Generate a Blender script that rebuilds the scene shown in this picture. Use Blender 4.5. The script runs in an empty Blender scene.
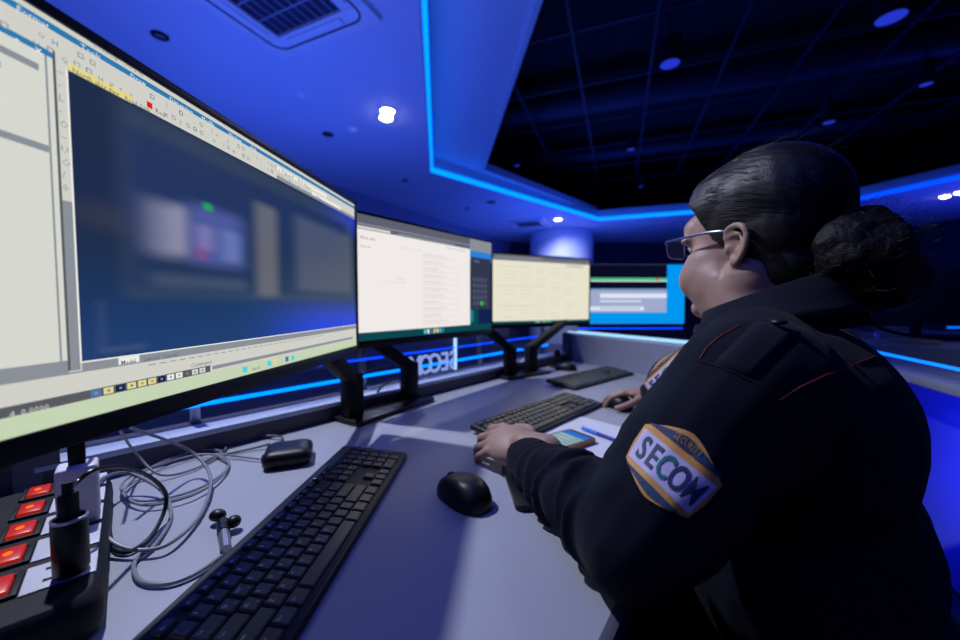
import bpy, bmesh, math, random
from mathutils import Vector, Matrix, noise
from mathutils.bvhtree import BVHTree
random.seed(7)
C = bpy.context.scene
COL = C.collection
PI = math.pi
R = math.radians

# ------------------------------------------------------------------ camera
CAMZ = 1.06
FPX = 373.0
PITCH = R(-2.6)
FW = Vector((0, math.cos(PITCH), math.sin(PITCH)))
UP = Vector((0, -math.sin(PITCH), math.cos(PITCH)))
RT = Vector((1, 0, 0))
EYE = Vector((0, 0, CAMZ))
cam_d = bpy.data.cameras.new('camera')
cam = bpy.data.objects.new('camera', cam_d)
COL.objects.link(cam)
cam.location = EYE
cam.rotation_euler = (R(90) + PITCH, 0, 0)
cam_d.sensor_width = 36
cam_d.lens = 36 * FPX / 960
cam_d.clip_start = 0.02
cam_d.dof.use_dof = True
cam_d.dof.focus_distance = 0.47
cam_d.dof.aperture_fstop = 2.8
C.camera = cam

def ray(px, py):
    return (RT * ((px - 480) / FPX) + UP * ((320 - py) / FPX) + FW)
def P(px, py, z):
    "world point at height z that the photograph shows at a pixel (used to survey the room)"
    d = ray(px, py)
    return EYE + d * ((z - CAMZ) / d.z)
def PY(px, py, Y):
    d = ray(px, py)
    return EYE + d * (Y / d.y)

# ------------------------------------------------------------------ materials
MATS = {}
def mat(name, col, rough=0.5, metal=0.0, emit=None, es=1.0, bump=0.0, bscale=60, var=0.0, vscale=8, spec=0.5, aniso=None, sheen=0, stretch=None, coat=0):
    m = bpy.data.materials.new(name); m.use_nodes = True
    nt = m.node_tree; b = nt.nodes['Principled BSDF']
    b.inputs['Base Color'].default_value = (*col, 1)
    b.inputs['Roughness'].default_value = rough
    b.inputs['Metallic'].default_value = metal
    b.inputs['Specular IOR Level'].default_value = spec
    if coat: b.inputs['Coat Weight'].default_value = coat
    if sheen:
        b.inputs['Sheen Weight'].default_value = sheen
    if emit:
        b.inputs['Emission Color'].default_value = (*emit, 1)
        b.inputs['Emission Strength'].default_value = es
    tc = nt.nodes.new('ShaderNodeTexCoord')
    mp = nt.nodes.new('ShaderNodeMapping')
    nt.links.new(tc.outputs['Object'], mp.inputs['Vector'])
    if stretch: mp.inputs['Scale'].default_value = stretch
    n = nt.nodes.new('ShaderNodeTexNoise'); n.inputs['Scale'].default_value = vscale
    n.inputs['Detail'].default_value = 4
    nt.links.new(mp.outputs['Vector'], n.inputs['Vector'])
    r = nt.nodes.new('ShaderNodeValToRGB')
    v = max(var, 0.02)
    r.color_ramp.elements[0].position = .3; r.color_ramp.elements[1].position = .7
    r.color_ramp.elements[0].color = (*[max(0, c * (1 - v)) for c in col], 1)
    r.color_ramp.elements[1].color = (*[c * (1 + v) for c in col], 1)
    nt.links.new(n.outputs['Fac'], r.inputs['Fac'])
    nt.links.new(r.outputs['Color'], b.inputs['Base Color'])
    if bump:
        n2 = nt.nodes.new('ShaderNodeTexNoise'); n2.inputs['Scale'].default_value = bscale
        n2.inputs['Detail'].default_value = 3
        nt.links.new(mp.outputs['Vector'], n2.inputs['Vector'])
        bp = nt.nodes.new('ShaderNodeBump'); bp.inputs['Strength'].default_value = bump
        bp.inputs['Distance'].default_value = .002
        nt.links.new(n2.outputs['Fac'], bp.inputs['Height'])
        nt.links.new(bp.outputs['Normal'], b.inputs['Normal'])
    MATS[name] = m
    return m
def emis(name, col, s=1.0):
    m = bpy.data.materials.new(name); m.use_nodes = True
    nt = m.node_tree; nt.nodes.clear()
    e = nt.nodes.new('ShaderNodeEmission'); e.inputs['Color'].default_value = (*col, 1)
    e.inputs['Strength'].default_value = s
    o = nt.nodes.new('ShaderNodeOutputMaterial'); nt.links.new(e.outputs[0], o.inputs[0])
    MATS[name] = m
    return m
def s2l(r, g, b):
    return tuple(((c / 255) / 12.92 if c / 255 <= .04045 else ((c / 255 + .055) / 1.055) ** 2.4) for c in (r, g, b))
def glass(name, col, alpha=.15, rough=.05):
    m = mat(name, col, rough, spec=.5)
    nt = m.node_tree; b = nt.nodes['Principled BSDF']
    b.inputs['Alpha'].default_value = alpha
    return m

M_black = mat('black_plastic', (.0045, .0045, .006), .40, bump=.05, bscale=900, spec=.35)
M_blackm = mat('matte_black_plastic', (.0055, .0055, .007), .58, bump=.08, bscale=700, spec=.25)
M_key = mat('keycap_plastic', (.040, .040, .044), .24, bump=.12, bscale=600)
M_keyl = mat('key_legend', (.45, .46, .5), .5)
M_keylb = mat('key_legend_blue', (.12, .14, .6), .5)
M_desk = mat('desk_laminate', (.34, .35, .40), .40, bump=.03, bscale=300, var=.04, vscale=3)
M_deskedge = mat('desk_edge_band', (.06, .06, .09), .5)
M_rail = mat('dark_rail_panel', (.035, .032, .06), .5, var=.1)
M_ledge = mat('ledge_top', (.42, .47, .58), .4)
M_panel = mat('grey_fabric_panel', (.22, .23, .30), .8, bump=.2, bscale=500, var=.06, vscale=30)
M_floor = mat('floor_vinyl', (.03, .035, .07), .35, var=.2, vscale=2)
M_ceil = mat('ceiling_paint', (.62, .64, .72), .75, var=.03, vscale=.8)
M_ceilup = mat('plenum_black', (.005, .005, .014), .9, var=.3, vscale=2)
M_grid = mat('ceiling_grid_metal', (.016, .016, .05), .6)
M_wall = mat('wall_paint_dark', (.02, .022, .06), .7, var=.08, vscale=1)
M_walll = mat('wall_paint_left', (.25, .27, .4), .7)
M_white = mat('white_paint', (.75, .75, .78), .5, var=.03)
M_col = mat('column_paint', (.7, .72, .8), .5)
M_led = emis('led_blue', (.0, .05, 1.0), 2.2)
M_ledc = emis('led_cyan_blue', (.0, .155, 1.0), 3.0)
M_ledw = emis('led_ice', (.35, .65, 1.0), 1.3)
M_sign = emis('sign_glow', (.30, .42, .95), .85)
M_spot = emis('spot_white', (1.0, .97, .9), 30)
M_bluespot = emis('spot_blue', (.03, .06, 1.0), .6)
M_metal = mat('chrome', (.5, .5, .55), .25, 1.0)
M_alu = mat('brushed_aluminium', (.35, .36, .42), .35, .9)
M_cablegrey = mat('grey_cable', (.19, .20, .23), .45)
M_cabledk = mat('dark_grey_cable', (.09, .095, .11), .45)
M_cableblk = mat('black_cable', (.006, .006, .007), .35)
M_socket = mat('socket_white', (.62, .62, .66), .4)
M_red = mat('red_neon_switch', (.20, .004, .002), .35, emit=(1.0, .03, .006), es=.36)
M_redhot = emis('red_neon_core', (1.0, .16, .02), 1.2)
M_paper = mat('paper', (.62, .63, .70), .7)
M_penb = mat('pen_blue', (.01, .03, .35), .3)
M_penc = mat('pen_cap', (.03, .22, .75), .3)
M_orange = mat('orange_case', (.32, .10, .03), .45)
M_glass = glass('screen_glass_clear', (.2, .25, .4), .08)
M_lensglass = glass('spectacle_lens', (.3, .35, .5), .14)

# ------------------------------------------------------------------ mesh builder
class MB:
    def __init__(s):
        s.bm = bmesh.new()
        s.slots = []
        s.cur = 0
    def m(s, material):
        if material not in s.slots: s.slots.append(material)
        s.cur = s.slots.index(material); return s
    def _tag(s, faces):
        for f in faces: f.material_index = s.cur
    def box(s, c, size, rz=0, bev=0, M=None, seg=2):
        b = bmesh.new()
        bmesh.ops.create_cube(b, size=1)
        bmesh.ops.scale(b, vec=size, verts=b.verts)
        if bev: bmesh.ops.bevel(b, geom=list(b.edges), offset=bev, segments=seg, profile=.5, affect='EDGES')
        T = Matrix.Translation(c) @ Matrix.Rotation(rz, 4, 'Z')
        if M is not None: T = M @ T
        s.add(b, T); return s
    def add(s, b, T=None):
        if T is not None: bmesh.ops.transform(b, matrix=T, verts=b.verts)
        for f in b.faces: f.material_index = s.cur
        me = bpy.data.meshes.new('tmp'); b.to_mesh(me); b.free()
        n0 = len(s.bm.faces)
        s.bm.from_mesh(me)
        s.bm.faces.ensure_lookup_table()
        for f in s.bm.faces[n0:]: f.material_index = s.cur
        bpy.data.meshes.remove(me)
        return s
    def poly(s, pts):
        vs = [s.bm.verts.new(p) for p in pts]
        f = s.bm.faces.new(vs); f.material_index = s.cur; return s
    def prism(s, pts2, z0, z1, bev=0, M=None):
        b = bmesh.new()
        vs = [b.verts.new((x, y, z0)) for x, y in pts2]
        f = b.faces.new(vs)
        r = bmesh.ops.extrude_face_region(b, geom=[f])
        up = [v for v in r['geom'] if isinstance(v, bmesh.types.BMVert)]
        for v in up: v.co.z = z1
        bmesh.ops.recalc_face_normals(b, faces=b.faces)
        if bev: bmesh.ops.bevel(b, geom=list(b.edges), offset=bev, segments=2, profile=.5, affect='EDGES')
        return s.add(b, M)
    def lathe(s, prof, n=24, M=None, cap=True):
        b = bmesh.new(); rings = []
        for (r, z) in prof:
            rings.append([b.verts.new((r * math.cos(2 * PI * i / n), r * math.sin(2 * PI * i / n), z)) for i in range(n)])
        for a, c in zip(rings[:-1], rings[1:]):
            for i in range(n): b.faces.new((a[i], a[(i + 1) % n], c[(i + 1) % n], c[i]))
        if cap:
            b.faces.new(rings[0][::-1]); b.faces.new(rings[-1])
        bmesh.ops.recalc_face_normals(b, faces=b.faces)
        return s.add(b, M)
    def tube(s, pts, r, n=8, sub=6, closed=False, smooth=True):
        pts = [Vector(p) for p in pts]
        rr = r if isinstance(r, (list, tuple)) else [r] * len(pts)
        if smooth and len(pts) > 2:
            out = []; ro = []
            for i in range(len(pts) - 1):
                p0 = pts[max(i - 1, 0)]; p1 = pts[i]; p2 = pts[i + 1]; p3 = pts[min(i + 2, len(pts) - 1)]
                for k in range(sub):
                    t = k / sub
                    out.append(.5 * ((2 * p1) + (-p0 + p2) * t + (2 * p0 - 5 * p1 + 4 * p2 - p3) * t * t + (-p0 + 3 * p1 - 3 * p2 + p3) * t ** 3))
                    ro.append(rr[i] * (1 - t) + rr[i + 1] * t)
            out.append(pts[-1]); ro.append(rr[-1]); pts, rr = out, ro
        b = bmesh.new(); rings = []
        prevn = None
        for i, p in enumerate(pts):
            d = (pts[min(i + 1, len(pts) - 1)] - pts[max(i - 1, 0)])
            if d.length < 1e-9: d = Vector((0, 0, 1))
            d.normalize()
            if prevn is None:
                a = Vector((0, 0, 1)) if abs(d.z) < .9 else Vector((1, 0, 0))
                nn = (a - d * a.dot(d)).normalized()
            else:
                nn = (prevn - d * prevn.dot(d)).normalized()
            prevn = nn; bb = d.cross(nn)
            rings.append([b.verts.new(p + (nn * math.cos(2 * PI * k / n) + bb * math.sin(2 * PI * k / n)) * rr[i]) for k in range(n)])
        for a, c in zip(rings[:-1], rings[1:]):
            for k in range(n): b.faces.new((a[k], a[(k + 1) % n], c[(k + 1) % n], c[k]))
        b.faces.new(rings[0][::-1]); b.faces.new(rings[-1])
        bmesh.ops.recalc_face_normals(b, faces=b.faces)
        return s.add(b)
    def ellipsoid(s, c, rad, M=None, seg=24, rings=16):
        b = bmesh.new()
        bmesh.ops.create_uvsphere(b, u_segments=seg, v_segments=rings, radius=1)
        bmesh.ops.scale(b, vec=rad, verts=b.verts)
        T = Matrix.Translation(c)
        if M is not None: T = T @ M
        return s.add(b, T)
    def capsule(s, a, c, ra, rb, n=16, k=6):
        "closed tapered limb segment between two points"
        a = Vector(a); c = Vector(c); L = (c - a).length
        prof = []
        for i in range(k + 1):
            t = -PI / 2 + (PI / 2) * i / k
            prof.append((max(ra * math.cos(t), 1e-4), ra * math.sin(t)))
        for i in range(k + 1):
            t = (PI / 2) * i / k
            prof.append((max(rb * math.cos(t), 1e-4), L + rb * math.sin(t)))
        q = Vector((0, 0, 1)).rotation_difference((c - a).normalized()).to_matrix().to_4x4()
        return s.lathe(prof, n, Matrix.Translation(a) @ q)
    def build(s, name, parent=None, smooth=True, angle=35, loc=None, rz=None):
        me = bpy.data.meshes.new(name)
        s.bm.to_mesh(me); s.bm.free()
        for m_ in s.slots: me.materials.append(m_)
        o = bpy.data.objects.new(name, me); COL.objects.link(o)
        if smooth:
            me.polygons.foreach_set('use_smooth', [True] * len(me.polygons))
            try: me.set_sharp_from_angle(angle=R(angle))
            except Exception: pass
        if parent is not None: o.parent = parent
        if loc is not None: o.location = loc
        if rz is not None: o.rotation_euler.z = rz
        return o

def thing(name, label, cat, loc=(0, 0, 0), rz=0, group=None):
    o = bpy.data.objects.new(name, None); COL.objects.link(o)
    o.empty_display_size = .05
    o.location = loc; o.rotation_euler = (0, 0, rz)
    return tag(o, label, cat, group)
def tag(o, label, cat, group=None):
    o['label'] = label; o['category'] = cat
    if group: o['group'] = group
    return o
def struct(o):
    o['kind'] = 'structure'; return o
def dup(root, loc, rz, label=None, group=None):
    r = root.copy(); COL.objects.link(r); r.location = loc; r.rotation_euler = (0, 0, rz)
    if label: r['label'] = label
    if group: r['group'] = group
    for ch in list(root.children):
        c = ch.copy(); COL.objects.link(c); c.parent = r
        for g in ch.children:
            d = g.copy(); COL.objects.link(d); d.parent = c
    return r

def text_bm(txt, size, M, cx='CENTER', cy='CENTER', offset=0.0, extrude=0.0, sub=None, res=3, sx=1.0):
    cu = bpy.data.curves.new('t', 'FONT'); cu.body = txt; cu.size = size
    cu.align_x = cx; cu.align_y = cy; cu.offset = offset; cu.extrude = extrude
    cu.resolution_u = res
    o = bpy.data.objects.new('t', cu); COL.objects.link(o)
    dg = bpy.context.evaluated_depsgraph_get()
    me = bpy.data.meshes.new_from_object(o.evaluated_get(dg))
    b = bmesh.new(); b.from_mesh(me)
    bpy.data.objects.remove(o); bpy.data.curves.remove(cu); bpy.data.meshes.remove(me)
    if sub:
        for ax in (0, 1):
            vals = [v.co[ax] for v in b.verts]
            if not vals: continue
            k = math.ceil(min(vals) / sub)
            while k * sub < max(vals):
                no = (1, 0, 0) if ax == 0 else (0, 1, 0)
                co = (k * sub, 0, 0) if ax == 0 else (0, k * sub, 0)
                bmesh.ops.bisect_plane(b, geom=list(b.verts) + list(b.edges) + list(b.faces), plane_co=co, plane_no=no)
                k += 1
    if sx != 1: bmesh.ops.scale(b, vec=(sx, 1, 1), verts=b.verts)
    if M is not None: bmesh.ops.transform(b, matrix=M, verts=b.verts)
    return b

def rrect(w, d, r, n=6):
    pts = []
    for cx, cy, a in ((w / 2 - r, d / 2 - r, 0), (-w / 2 + r, d / 2 - r, 90), (-w / 2 + r, -d / 2 + r, 180), (w / 2 - r, -d / 2 + r, 270)):
        for i in range(n + 1):
            an = R(a + 90 * i / n); pts.append((cx + r * math.cos(an), cy + r * math.sin(an)))
    return pts
DZ = 0.75       # desk top height
CZ = 2.99       # ceiling height

# ================================================================== SETTING
# floor
mb = MB().m(M_floor); mb.box((1.5, 4.5, -.05), (19, 16, .1)); struct(mb.build('floor'))

# lower ceiling with its polygonal opening
def P2(px, py, z): p = P(px, py, z); return (p.x, p.y)
a0 = Vector(P2(420, 0, CZ)); a1 = Vector(P2(430, 172, CZ)); a2 = Vector(P2(598, 220.5, CZ))
dirT = Vector((math.sin(R(110.4)), math.cos(R(110.4))))
a3 = a2 + dirT * 4.6
e3 = Vector(P2(960, 179, CZ)); e2 = Vector(P2(861, 200, CZ))
dd = (e3 - e2).normalized()
a3 = e2 - dd * .15
a4 = e2 + dd * 8.5
a5 = a0 + (a0 - a1).normalized() * 3.6
open_low = [a5, a1, a2, a3, a4]
ZU = 3.22
b1 = Vector(P2(483, 168, ZU)); b0 = Vector(P2(538, 0, ZU)); b2 = Vector(P2(601, 213.5, ZU)); b3 = Vector(P2(866, 196, ZU)); b4 = Vector(P2(960, 170, ZU))
b4 = b3 + (b4 - b3).normalized() * 7.5
b5 = b0 + (b0 - b1).normalized() * 3.2
open_up = [b5, b1, b2, b3, b4]
def sheet_with_hole(name, outer, inner, z, m):
    b = bmesh.new()
    es = []
    for loop in (outer, inner):
        vs = [b.verts.new((p[0], p[1], z)) for p in loop]
        for i in range(len(vs)): es.append(b.edges.new((vs[i], vs[(i + 1) % len(vs)])))
    bmesh.ops.triangle_fill(b, edges=es, use_beauty=True)
    # remove any faces whose centre sits inside the opening
    def inside(p, poly):
        c = False; n = len(poly)
        for i in range(n):
            x0, y0 = poly[i][0], poly[i][1]; x1, y1 = poly[i - 1][0], poly[i - 1][1]
            if (y0 > p.y) != (y1 > p.y) and p.x < (x1 - x0) * (p.y - y0) / (y1 - y0) + x0: c = not c
        return c
    kill = [f for f in b.faces if inside(f.calc_center_median(), inner)]
    bmesh.ops.delete(b, geom=kill, context='FACES')
    me = bpy.data.meshes.new(name); b.to_mesh(me); b.free(); me.materials.append(m)
    o = bpy.data.objects.new(name, me); COL.objects.link(o)
    return o
outer = [(-8, -3.4), (-8, 12.5), (11, 12.5), (11, -3.4)]
struct(sheet_with_hole('ceiling', outer, open_low, CZ, M_ceil))
struct(sheet_with_hole('ceiling_tray', outer, open_up, ZU, M_ceil))
mb = MB().m(M_ceilup); mb.box((1.5, 4.5, 4.9), (19, 16, .1)); struct(mb.build('ceiling_plenum'))
# risers (tray edges)
def band(mb, pts, z0, z1, w=.012, closed=True):
    n = len(pts)
    for i in range(n if closed else n - 1):
        p = Vector(pts[i]); q = Vector(pts[(i + 1) % n]); d = q - p
        c = (p + q) / 2
        mb.box((c.x, c.y, (z0 + z1) / 2), (d.length + w, w, z1 - z0), rz=math.atan2(d.y, d.x))
mb = MB().m(M_ceil); band(mb, open_low, CZ, ZU); struct(mb.build('trim_1'))
mb = MB().m(M_ceil); band(mb, open_up, ZU - .03, ZU + .09, .05)
struct(mb.build('trim_2'))
# LED strips along the cove (each straight run is a strip)
def shrink(poly, d):
    c = sum((Vector(p) for p in poly), Vector((0, 0))) / len(poly)
    return [Vector(p) + (c - Vector(p)).normalized() * d for p in poly]
inn = shrink(open_low, .035)
descr = ['blue light strip along the left edge of the ceiling tray', 'blue light strip along the ceiling tray edge above the round column',
         'blue light strip along the far ceiling tray edge behind the woman', 'blue light strip on the right edge of the ceiling tray, beside two bright downlights']
for i in range(4):
    mb = MB().m(M_ledc if i < 3 else M_led); band(mb, [inn[i], inn[i + 1]], CZ - .005, CZ + .055, .03, closed=False)
    tag(mb.build('light_strip'), descr[i], 'light strip', 'light strips of the ceiling tray')
# grid of the open ceiling
gz = CAMZ + 3.0
g_d = Vector((math.sin(R(20.4)), math.cos(R(20.4)))); g_n = Vector((g_d.y, -g_d.x))
mb = MB().m(M_grid)
for k in range(-7, 12):
    o_ = g_n * (k * 1.02 * .94 * .9 + .33)
    a = o_ + g_d * -3; b_ = o_ + g_d * 14
    c = (a + b_) / 2
    mb.box((c.x, c.y, gz), (17, .03, .03), rz=math.atan2(g_d.y, g_d.x))
for k in range(-2, 13):
    c = g_d * (k * 1.1) + g_n * 1.5
    mb.box((c.x, c.y, gz + .03), (18, .03, .03), rz=math.atan2(g_n.y, g_n.x))
tag(mb.build('ceiling_grid'), 'thin dark metal lattice hanging in the open ceiling above the woman', 'ceiling grid')
# ducts in the plenum
def duct(pts, r, lab):
    mb = MB().m(M_grid); mb.tube(pts, r, n=14, sub=2)
    tag(mb.build('air_duct'), lab, 'duct')
duct([(0, 7.0, 4.45), (8, 4.2, 4.45)], .22, 'wide dark air duct crossing the open ceiling near the front')
duct([(.5, 9.5, 4.5), (9, 6.6, 4.5)], .16, 'narrow dark air duct farther back in the open ceiling')
# walls
def wall(name, p, q, z0, z1, m, th=.1):
    p = Vector(p); q = Vector(q); d = q - p; c = (p + q) / 2
    mb = MB().m(m); mb.box((c.x, c.y, (z0 + z1) / 2), (d.length, th, z1 - z0), rz=math.atan2(d.y, d.x))
    return struct(mb.build(name))
wall('wall_back', (-.0, 12.0), (11, 12.0), 0, 4.9, M_wall)
wall('wall_left', (-6.2, -.3), (.9, 12.0), 0, 4.9, M_walll)
wall('wall_right', (11, 12.0), (11, -3.4), 0, 4.9, M_wall)
wall('wall_front', (11, -3.4), (-8, -3.4), 0, 4.9, M_wall)
wall('wall_left_return', (-8, -3.4), (-6.2, -.3), 0, 4.9, M_walll)

# round column
mb = MB().m(M_col); cpos = P(564.5, 231, CZ)
mb.lathe([(.86, 0), (.86, CZ - .01)], 48, Matrix.Translation((cpos.x, cpos.y + .4, 0)))
tag(mb.build('round_column'), 'thick round white column below the blue ceiling, behind the screens', 'column')

# ceiling fittings
def cassette(corner, u, v, s, label, group=None):
    rz = math.atan2(v.y, v.x)
    c = corner + (u + v) * (s / 2)
    t = thing('air_conditioner', label, 'air conditioner', (c.x, c.y, CZ), rz, group)
    h = s / 2
    mb = MB().m(M_white)
    for (x, y, w, d) in ((0, h - .09, s, .18), (0, -h + .09, s, .18), (h - .09, 0, .18, s - .36), (-h + .09, 0, .18, s - .36)):
        mb.box((x, y, -.018), (w, d, .036), bev=.008)
    mb.build('face_frame', t)
    g = MB().m(M_grid); g.box((0, 0, -.004), (s - .36, s - .36, .008)); g.build('intake_backing', t)
    g = MB().m(M_alu)
    n = 9
    for i in range(n + 1):
        g.box((-h + .18 + (s - .36) * i / n, 0, -.014), (.008, s - .36, .012))
    for i in (1, 2, 3): g.box((0, -h + .18 + (s - .36) * i / 4, -.013), (s - .36, .014, .012))
    g.build('intake_grille', t)
    for k in range(4):
        f = MB().m(M_white)
        Mk = Matrix.Rotation(k * PI / 2, 4, 'Z')
        f.box((0, h - .125, -.042), (s - .46, .060, .012), bev=.005, M=Mk)
        f.build('air_flap', t)
    f = MB().m(M_blackm); q_ = [(x, y, -.037) for x, y in rrect(s - .15, s - .15, .09)]
    f.tube(q_ + q_[:1], .007, n=6, smooth=False); f.build('air_slot', t)
    return t
cor = P(283, 55, CZ).to_2d(); e1 = P(382, 17, CZ).to_2d(); ev = (e1 - cor); S = ev.length; ev.normalize()
eu = Vector((ev.y, -ev.x)); 
if eu.y > 0: eu = -eu
cassette(cor, eu, ev, S, 'square ceiling air conditioner above the big left screen')
c2_ = P(503, 221, CZ).to_2d()
cassette(c2_, -eu, ev, .95, 'small looking square ceiling air conditioner far off beside the white column')

def ring_light(px, py, r, label, m=M_blackm, core=M_alu, group='unlit ceiling fittings', z=CZ, name='recessed_downlight', cat='downlight'):
    p = P(px, py, z)
    t = thing(name, label, cat, (p.x, p.y, z), 0, group)
    mb = MB().m(m); mb.lathe([(r * .62, -.002), (r * .68, -.016), (r * .95, -.012), (r, -.002)], 28, cap=False); mb.build('trim_ring', t)
    mb = MB().m(core); mb.lathe([(r * .64, -.001), (r * .60, -.007)], 24); mb.build('lamp_face', t)
    return t
ring_light(160, 35, .055, 'black ringed recessed downlight above the big left screen')
ring_light(328, 134, .06, 'black ringed recessed downlight left of the bright white one')
ring_light(491, 202, .09, 'unlit recessed downlight near the far grille')
ring_light(405, 180, .05, 'tiny unlit ceiling light above the second screen')
ring_light(467, 208, .045, 'tiny unlit ceiling fitting over the gap of second and third screens')
for (px, py, r, lab) in ((300, 93, .045, 'small white smoke detector in line with the air conditioner'), (352, 129, .055, 'flat white smoke detector beside the bright downlight')):
    p = P(px, py, CZ)
    mb = MB().m(M_white); mb.lathe([(r, 0), (r, -.012), (r * .7, -.03), (r * .3, -.036)], 24)
    o = mb.build('smoke_detector', loc=(p.x, p.y, CZ)); tag(o, lab, 'smoke detector')
def bright(px, py, lab, n=1, rr=.062, off=(.05, -.14)):
    p = P(px, py, CZ)
    t = thing('lit_downlight', lab, 'downlight', (p.x, p.y, CZ), 0, 'lit white downlights')
    for k in range(n):
        ox, oy = off[0] * k, off[1] * k
        mb = MB().m(M_white); mb.lathe([(rr * 1.0, -.002), (rr * 1.05, -.014), (rr * 1.35, -.010), (rr * 1.4, -.002)], 24, Matrix.Translation((ox, oy, 0)), cap=False); mb.build('trim_ring', t)
        mb = MB().m(M_spot); mb.lathe([(rr, -.003), (rr * .9, -.02), (rr * .4, -.03)], 20, Matrix.Translation((ox, oy, 0))); mb.build('lamp', t)
    return p
k1 = bright(386, 117, 'bright white double downlight over the second screen', 2)
bright(558, 219, 'bright white downlight just above the white column', 1, .07)
bright(945, 196, 'bright white downlight at the right edge of the picture, nearer the woman', 1, .06)
bright(960, 192, 'bright white downlight cut by the right edge of the picture', 1, .06)
blues = [(670, 65, .1, 'larger blue can light left of the hair in the open ceiling'), (891, 19, .11, 'blue lit can light hanging at the top right of the open ceiling'),
         (829, 123, .07, 'blue lit can light hanging above the hair bun'), (631, 150, .06, 'small blue can light in the open ceiling, just left of the hair'),
         (517, 166, .05, 'tiny blue can light near the left corner of the open ceiling'), (641, 187, .05, 'tiny blue can light low over the fourth screen'),
         (926, 85, .06, 'dim blue can light near the right edge of the open ceiling')]
for (px, py, r, lab) in blues:
    z = CZ + .75
    p = P(px, py, z)
    t = thing('can_light', lab, 'can light', (p.x, p.y, z), 0, 'can lights of the open ceiling')
    mb = MB().m(M_ceilup); mb.lathe([(r * 1.15, 0), (r * 1.15, .28), (r * .9, .30)], 20, cap=False); mb.tube([(0, 0, .29), (0, 0, 1.10)], .008); mb.build('housing', t)
    mb = MB().m(M_bluespot); mb.lathe([(r, .01), (r * .7, .03)], 20); mb.build('lens', t)

# ================================================================== DESK
A = P(142, 469, DZ).to_2d(); B = P(553, 364, DZ).to_2d()
dk = (B - A).normalized(); nk = Vector((-dk.y, dk.x))      # along the rail, and away behind it
AL = A - dk * .12
corner = B + dk * .17
F0 = P(623, 590, DZ).to_2d()
F1 = P(600, 640, DZ).to_2d(); fd = (F0 - F1).normalized()
Fm = F1 - fd * .9
Fc = F0 + fd * .56
pan_end = corner + Vector((.34, -.62)).normalized() * 1.0
desk_pts = [AL - dk * .35 , corner, pan_end, (pan_end.x - .28, pan_end.y - .22), Fc, Fm, (-.95, -.25)]
t = thing('operator_desk', 'long pale grey laminate desk bending around the seated woman', 'desk', (0, 0, 0))
mb = MB().m(M_desk); mb.prism([(p[0], p[1]) for p in desk_pts], DZ - .028, DZ, bev=.0015); mb.build('desk_top', t)
mb = MB().m(M_deskedge)
for p, q in ((Fc, Fm),):
    d = Vector(q) - Vector(p); c = (Vector(q) + Vector(p)) / 2; n = Vector((-d.y, d.x)).normalized()
    if n.dot(Vector((1, -1))) < 0: n = -n
    c = c + n * .004
    mb.box((c.x, c.y, DZ - .016), (d.length, .012, .033), rz=math.atan2(d.y, d.x), bev=.002)
mb.build('edge_band', t)
for (x, y) in ((-.30, -.02), (-.62, .45), (.16, .98), (.80, 1.45)):
    mb = MB().m(M_panel); mb.box((x, y, (DZ - .03) / 2), (.05, .5, DZ - .03), rz=R(-40 + 90)); mb.build('side_panel', t)
# rail along the back of the desk
def along(p, q, z0, z1, w, m, name, parent, side=0, bev=0):
    d = Vector(q) - Vector(p); c = (Vector(p) + Vector(q)) / 2
    n = Vector((-d.y, d.x)).normalized(); c = c + n * (w / 2 * side)
    mb = MB().m(m); mb.box((c.x, c.y, (z0 + z1) / 2), (d.length, w, z1 - z0), rz=math.atan2(d.y, d.x), bev=bev)
    return mb.build(name, parent)
RZ = DZ + .047
rail = thing('desk_rail', 'dark low rail with pale ledge running behind the screens', 'desk rail', (0, 0, 0))
along(AL, corner, .02, RZ - .012, .055, M_rail, 'rail_panel', rail, 1)
along(AL - dk * .01, corner, RZ - .012, RZ, .062, M_ledge, 'ledge', rail, 1, .002)
# left return of rail beside the power strip
lr = thing('desk_divider', 'dark purple divider panel at the left end behind the power strip', 'divider', (0, 0, 0))
along(AL - dk * .6 + nk * .02, AL - dk * .02 + nk * .02, .02, DZ + .19, .03, M_rail, 'divider_panel', lr, 1)
along(AL - dk * .03, AL + dk * .02, DZ - .02, DZ + .125, .045, M_deskedge, 'end_post', lr, 1)
# glass screen with LED strips on the ledge
gofs = nk * .08
G0 = A + gofs - dk * .15; G1 = corner + gofs - dk * .1
gs = thing('glass_screen', 'low clear glass screen on the dark base behind the desk rail', 'glass screen', (0, 0, 0))
along(G0, G1, RZ + .002, DZ + .185, .008, M_glass, 'pane', gs)
along(G0, G1, .02, RZ, .03, M_rail, 'base_rail', gs)
for s_ in (.0, .42, .98, 1.50):  # posts stand in for pale upright reflections in the glass
    q = G0 + dk * (s_ + .25)
    mb = MB().m(M_alu); mb.box((q.x, q.y, DZ + .11), (.02, .014, .145), rz=math.atan2(dk.y, dk.x), bev=.002); mb.build('reflection_post', gs)
GL0 = G0 - dk * .1
front = -nk * .010
for z, r_, lab in ((DZ + .087, .0045, 'lower blue light line across the low glass screen'), (DZ + .139, .0026, 'upper thin blue light line across the low glass screen')):
    mb = MB().m(M_ledc if z < DZ + .1 else M_led)
    p = G0 + front + (dk * .42 if z > DZ + .1 else dk * .05); q = G1 + front
    mb.box(((p.x + q.x) / 2, (p.y + q.y) / 2, z), ((q - p).length, .005, r_ * 2), rz=math.atan2(dk.y, dk.x), bev=.001)
    tag(mb.build('light_line'), lab, 'light strip')
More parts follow.
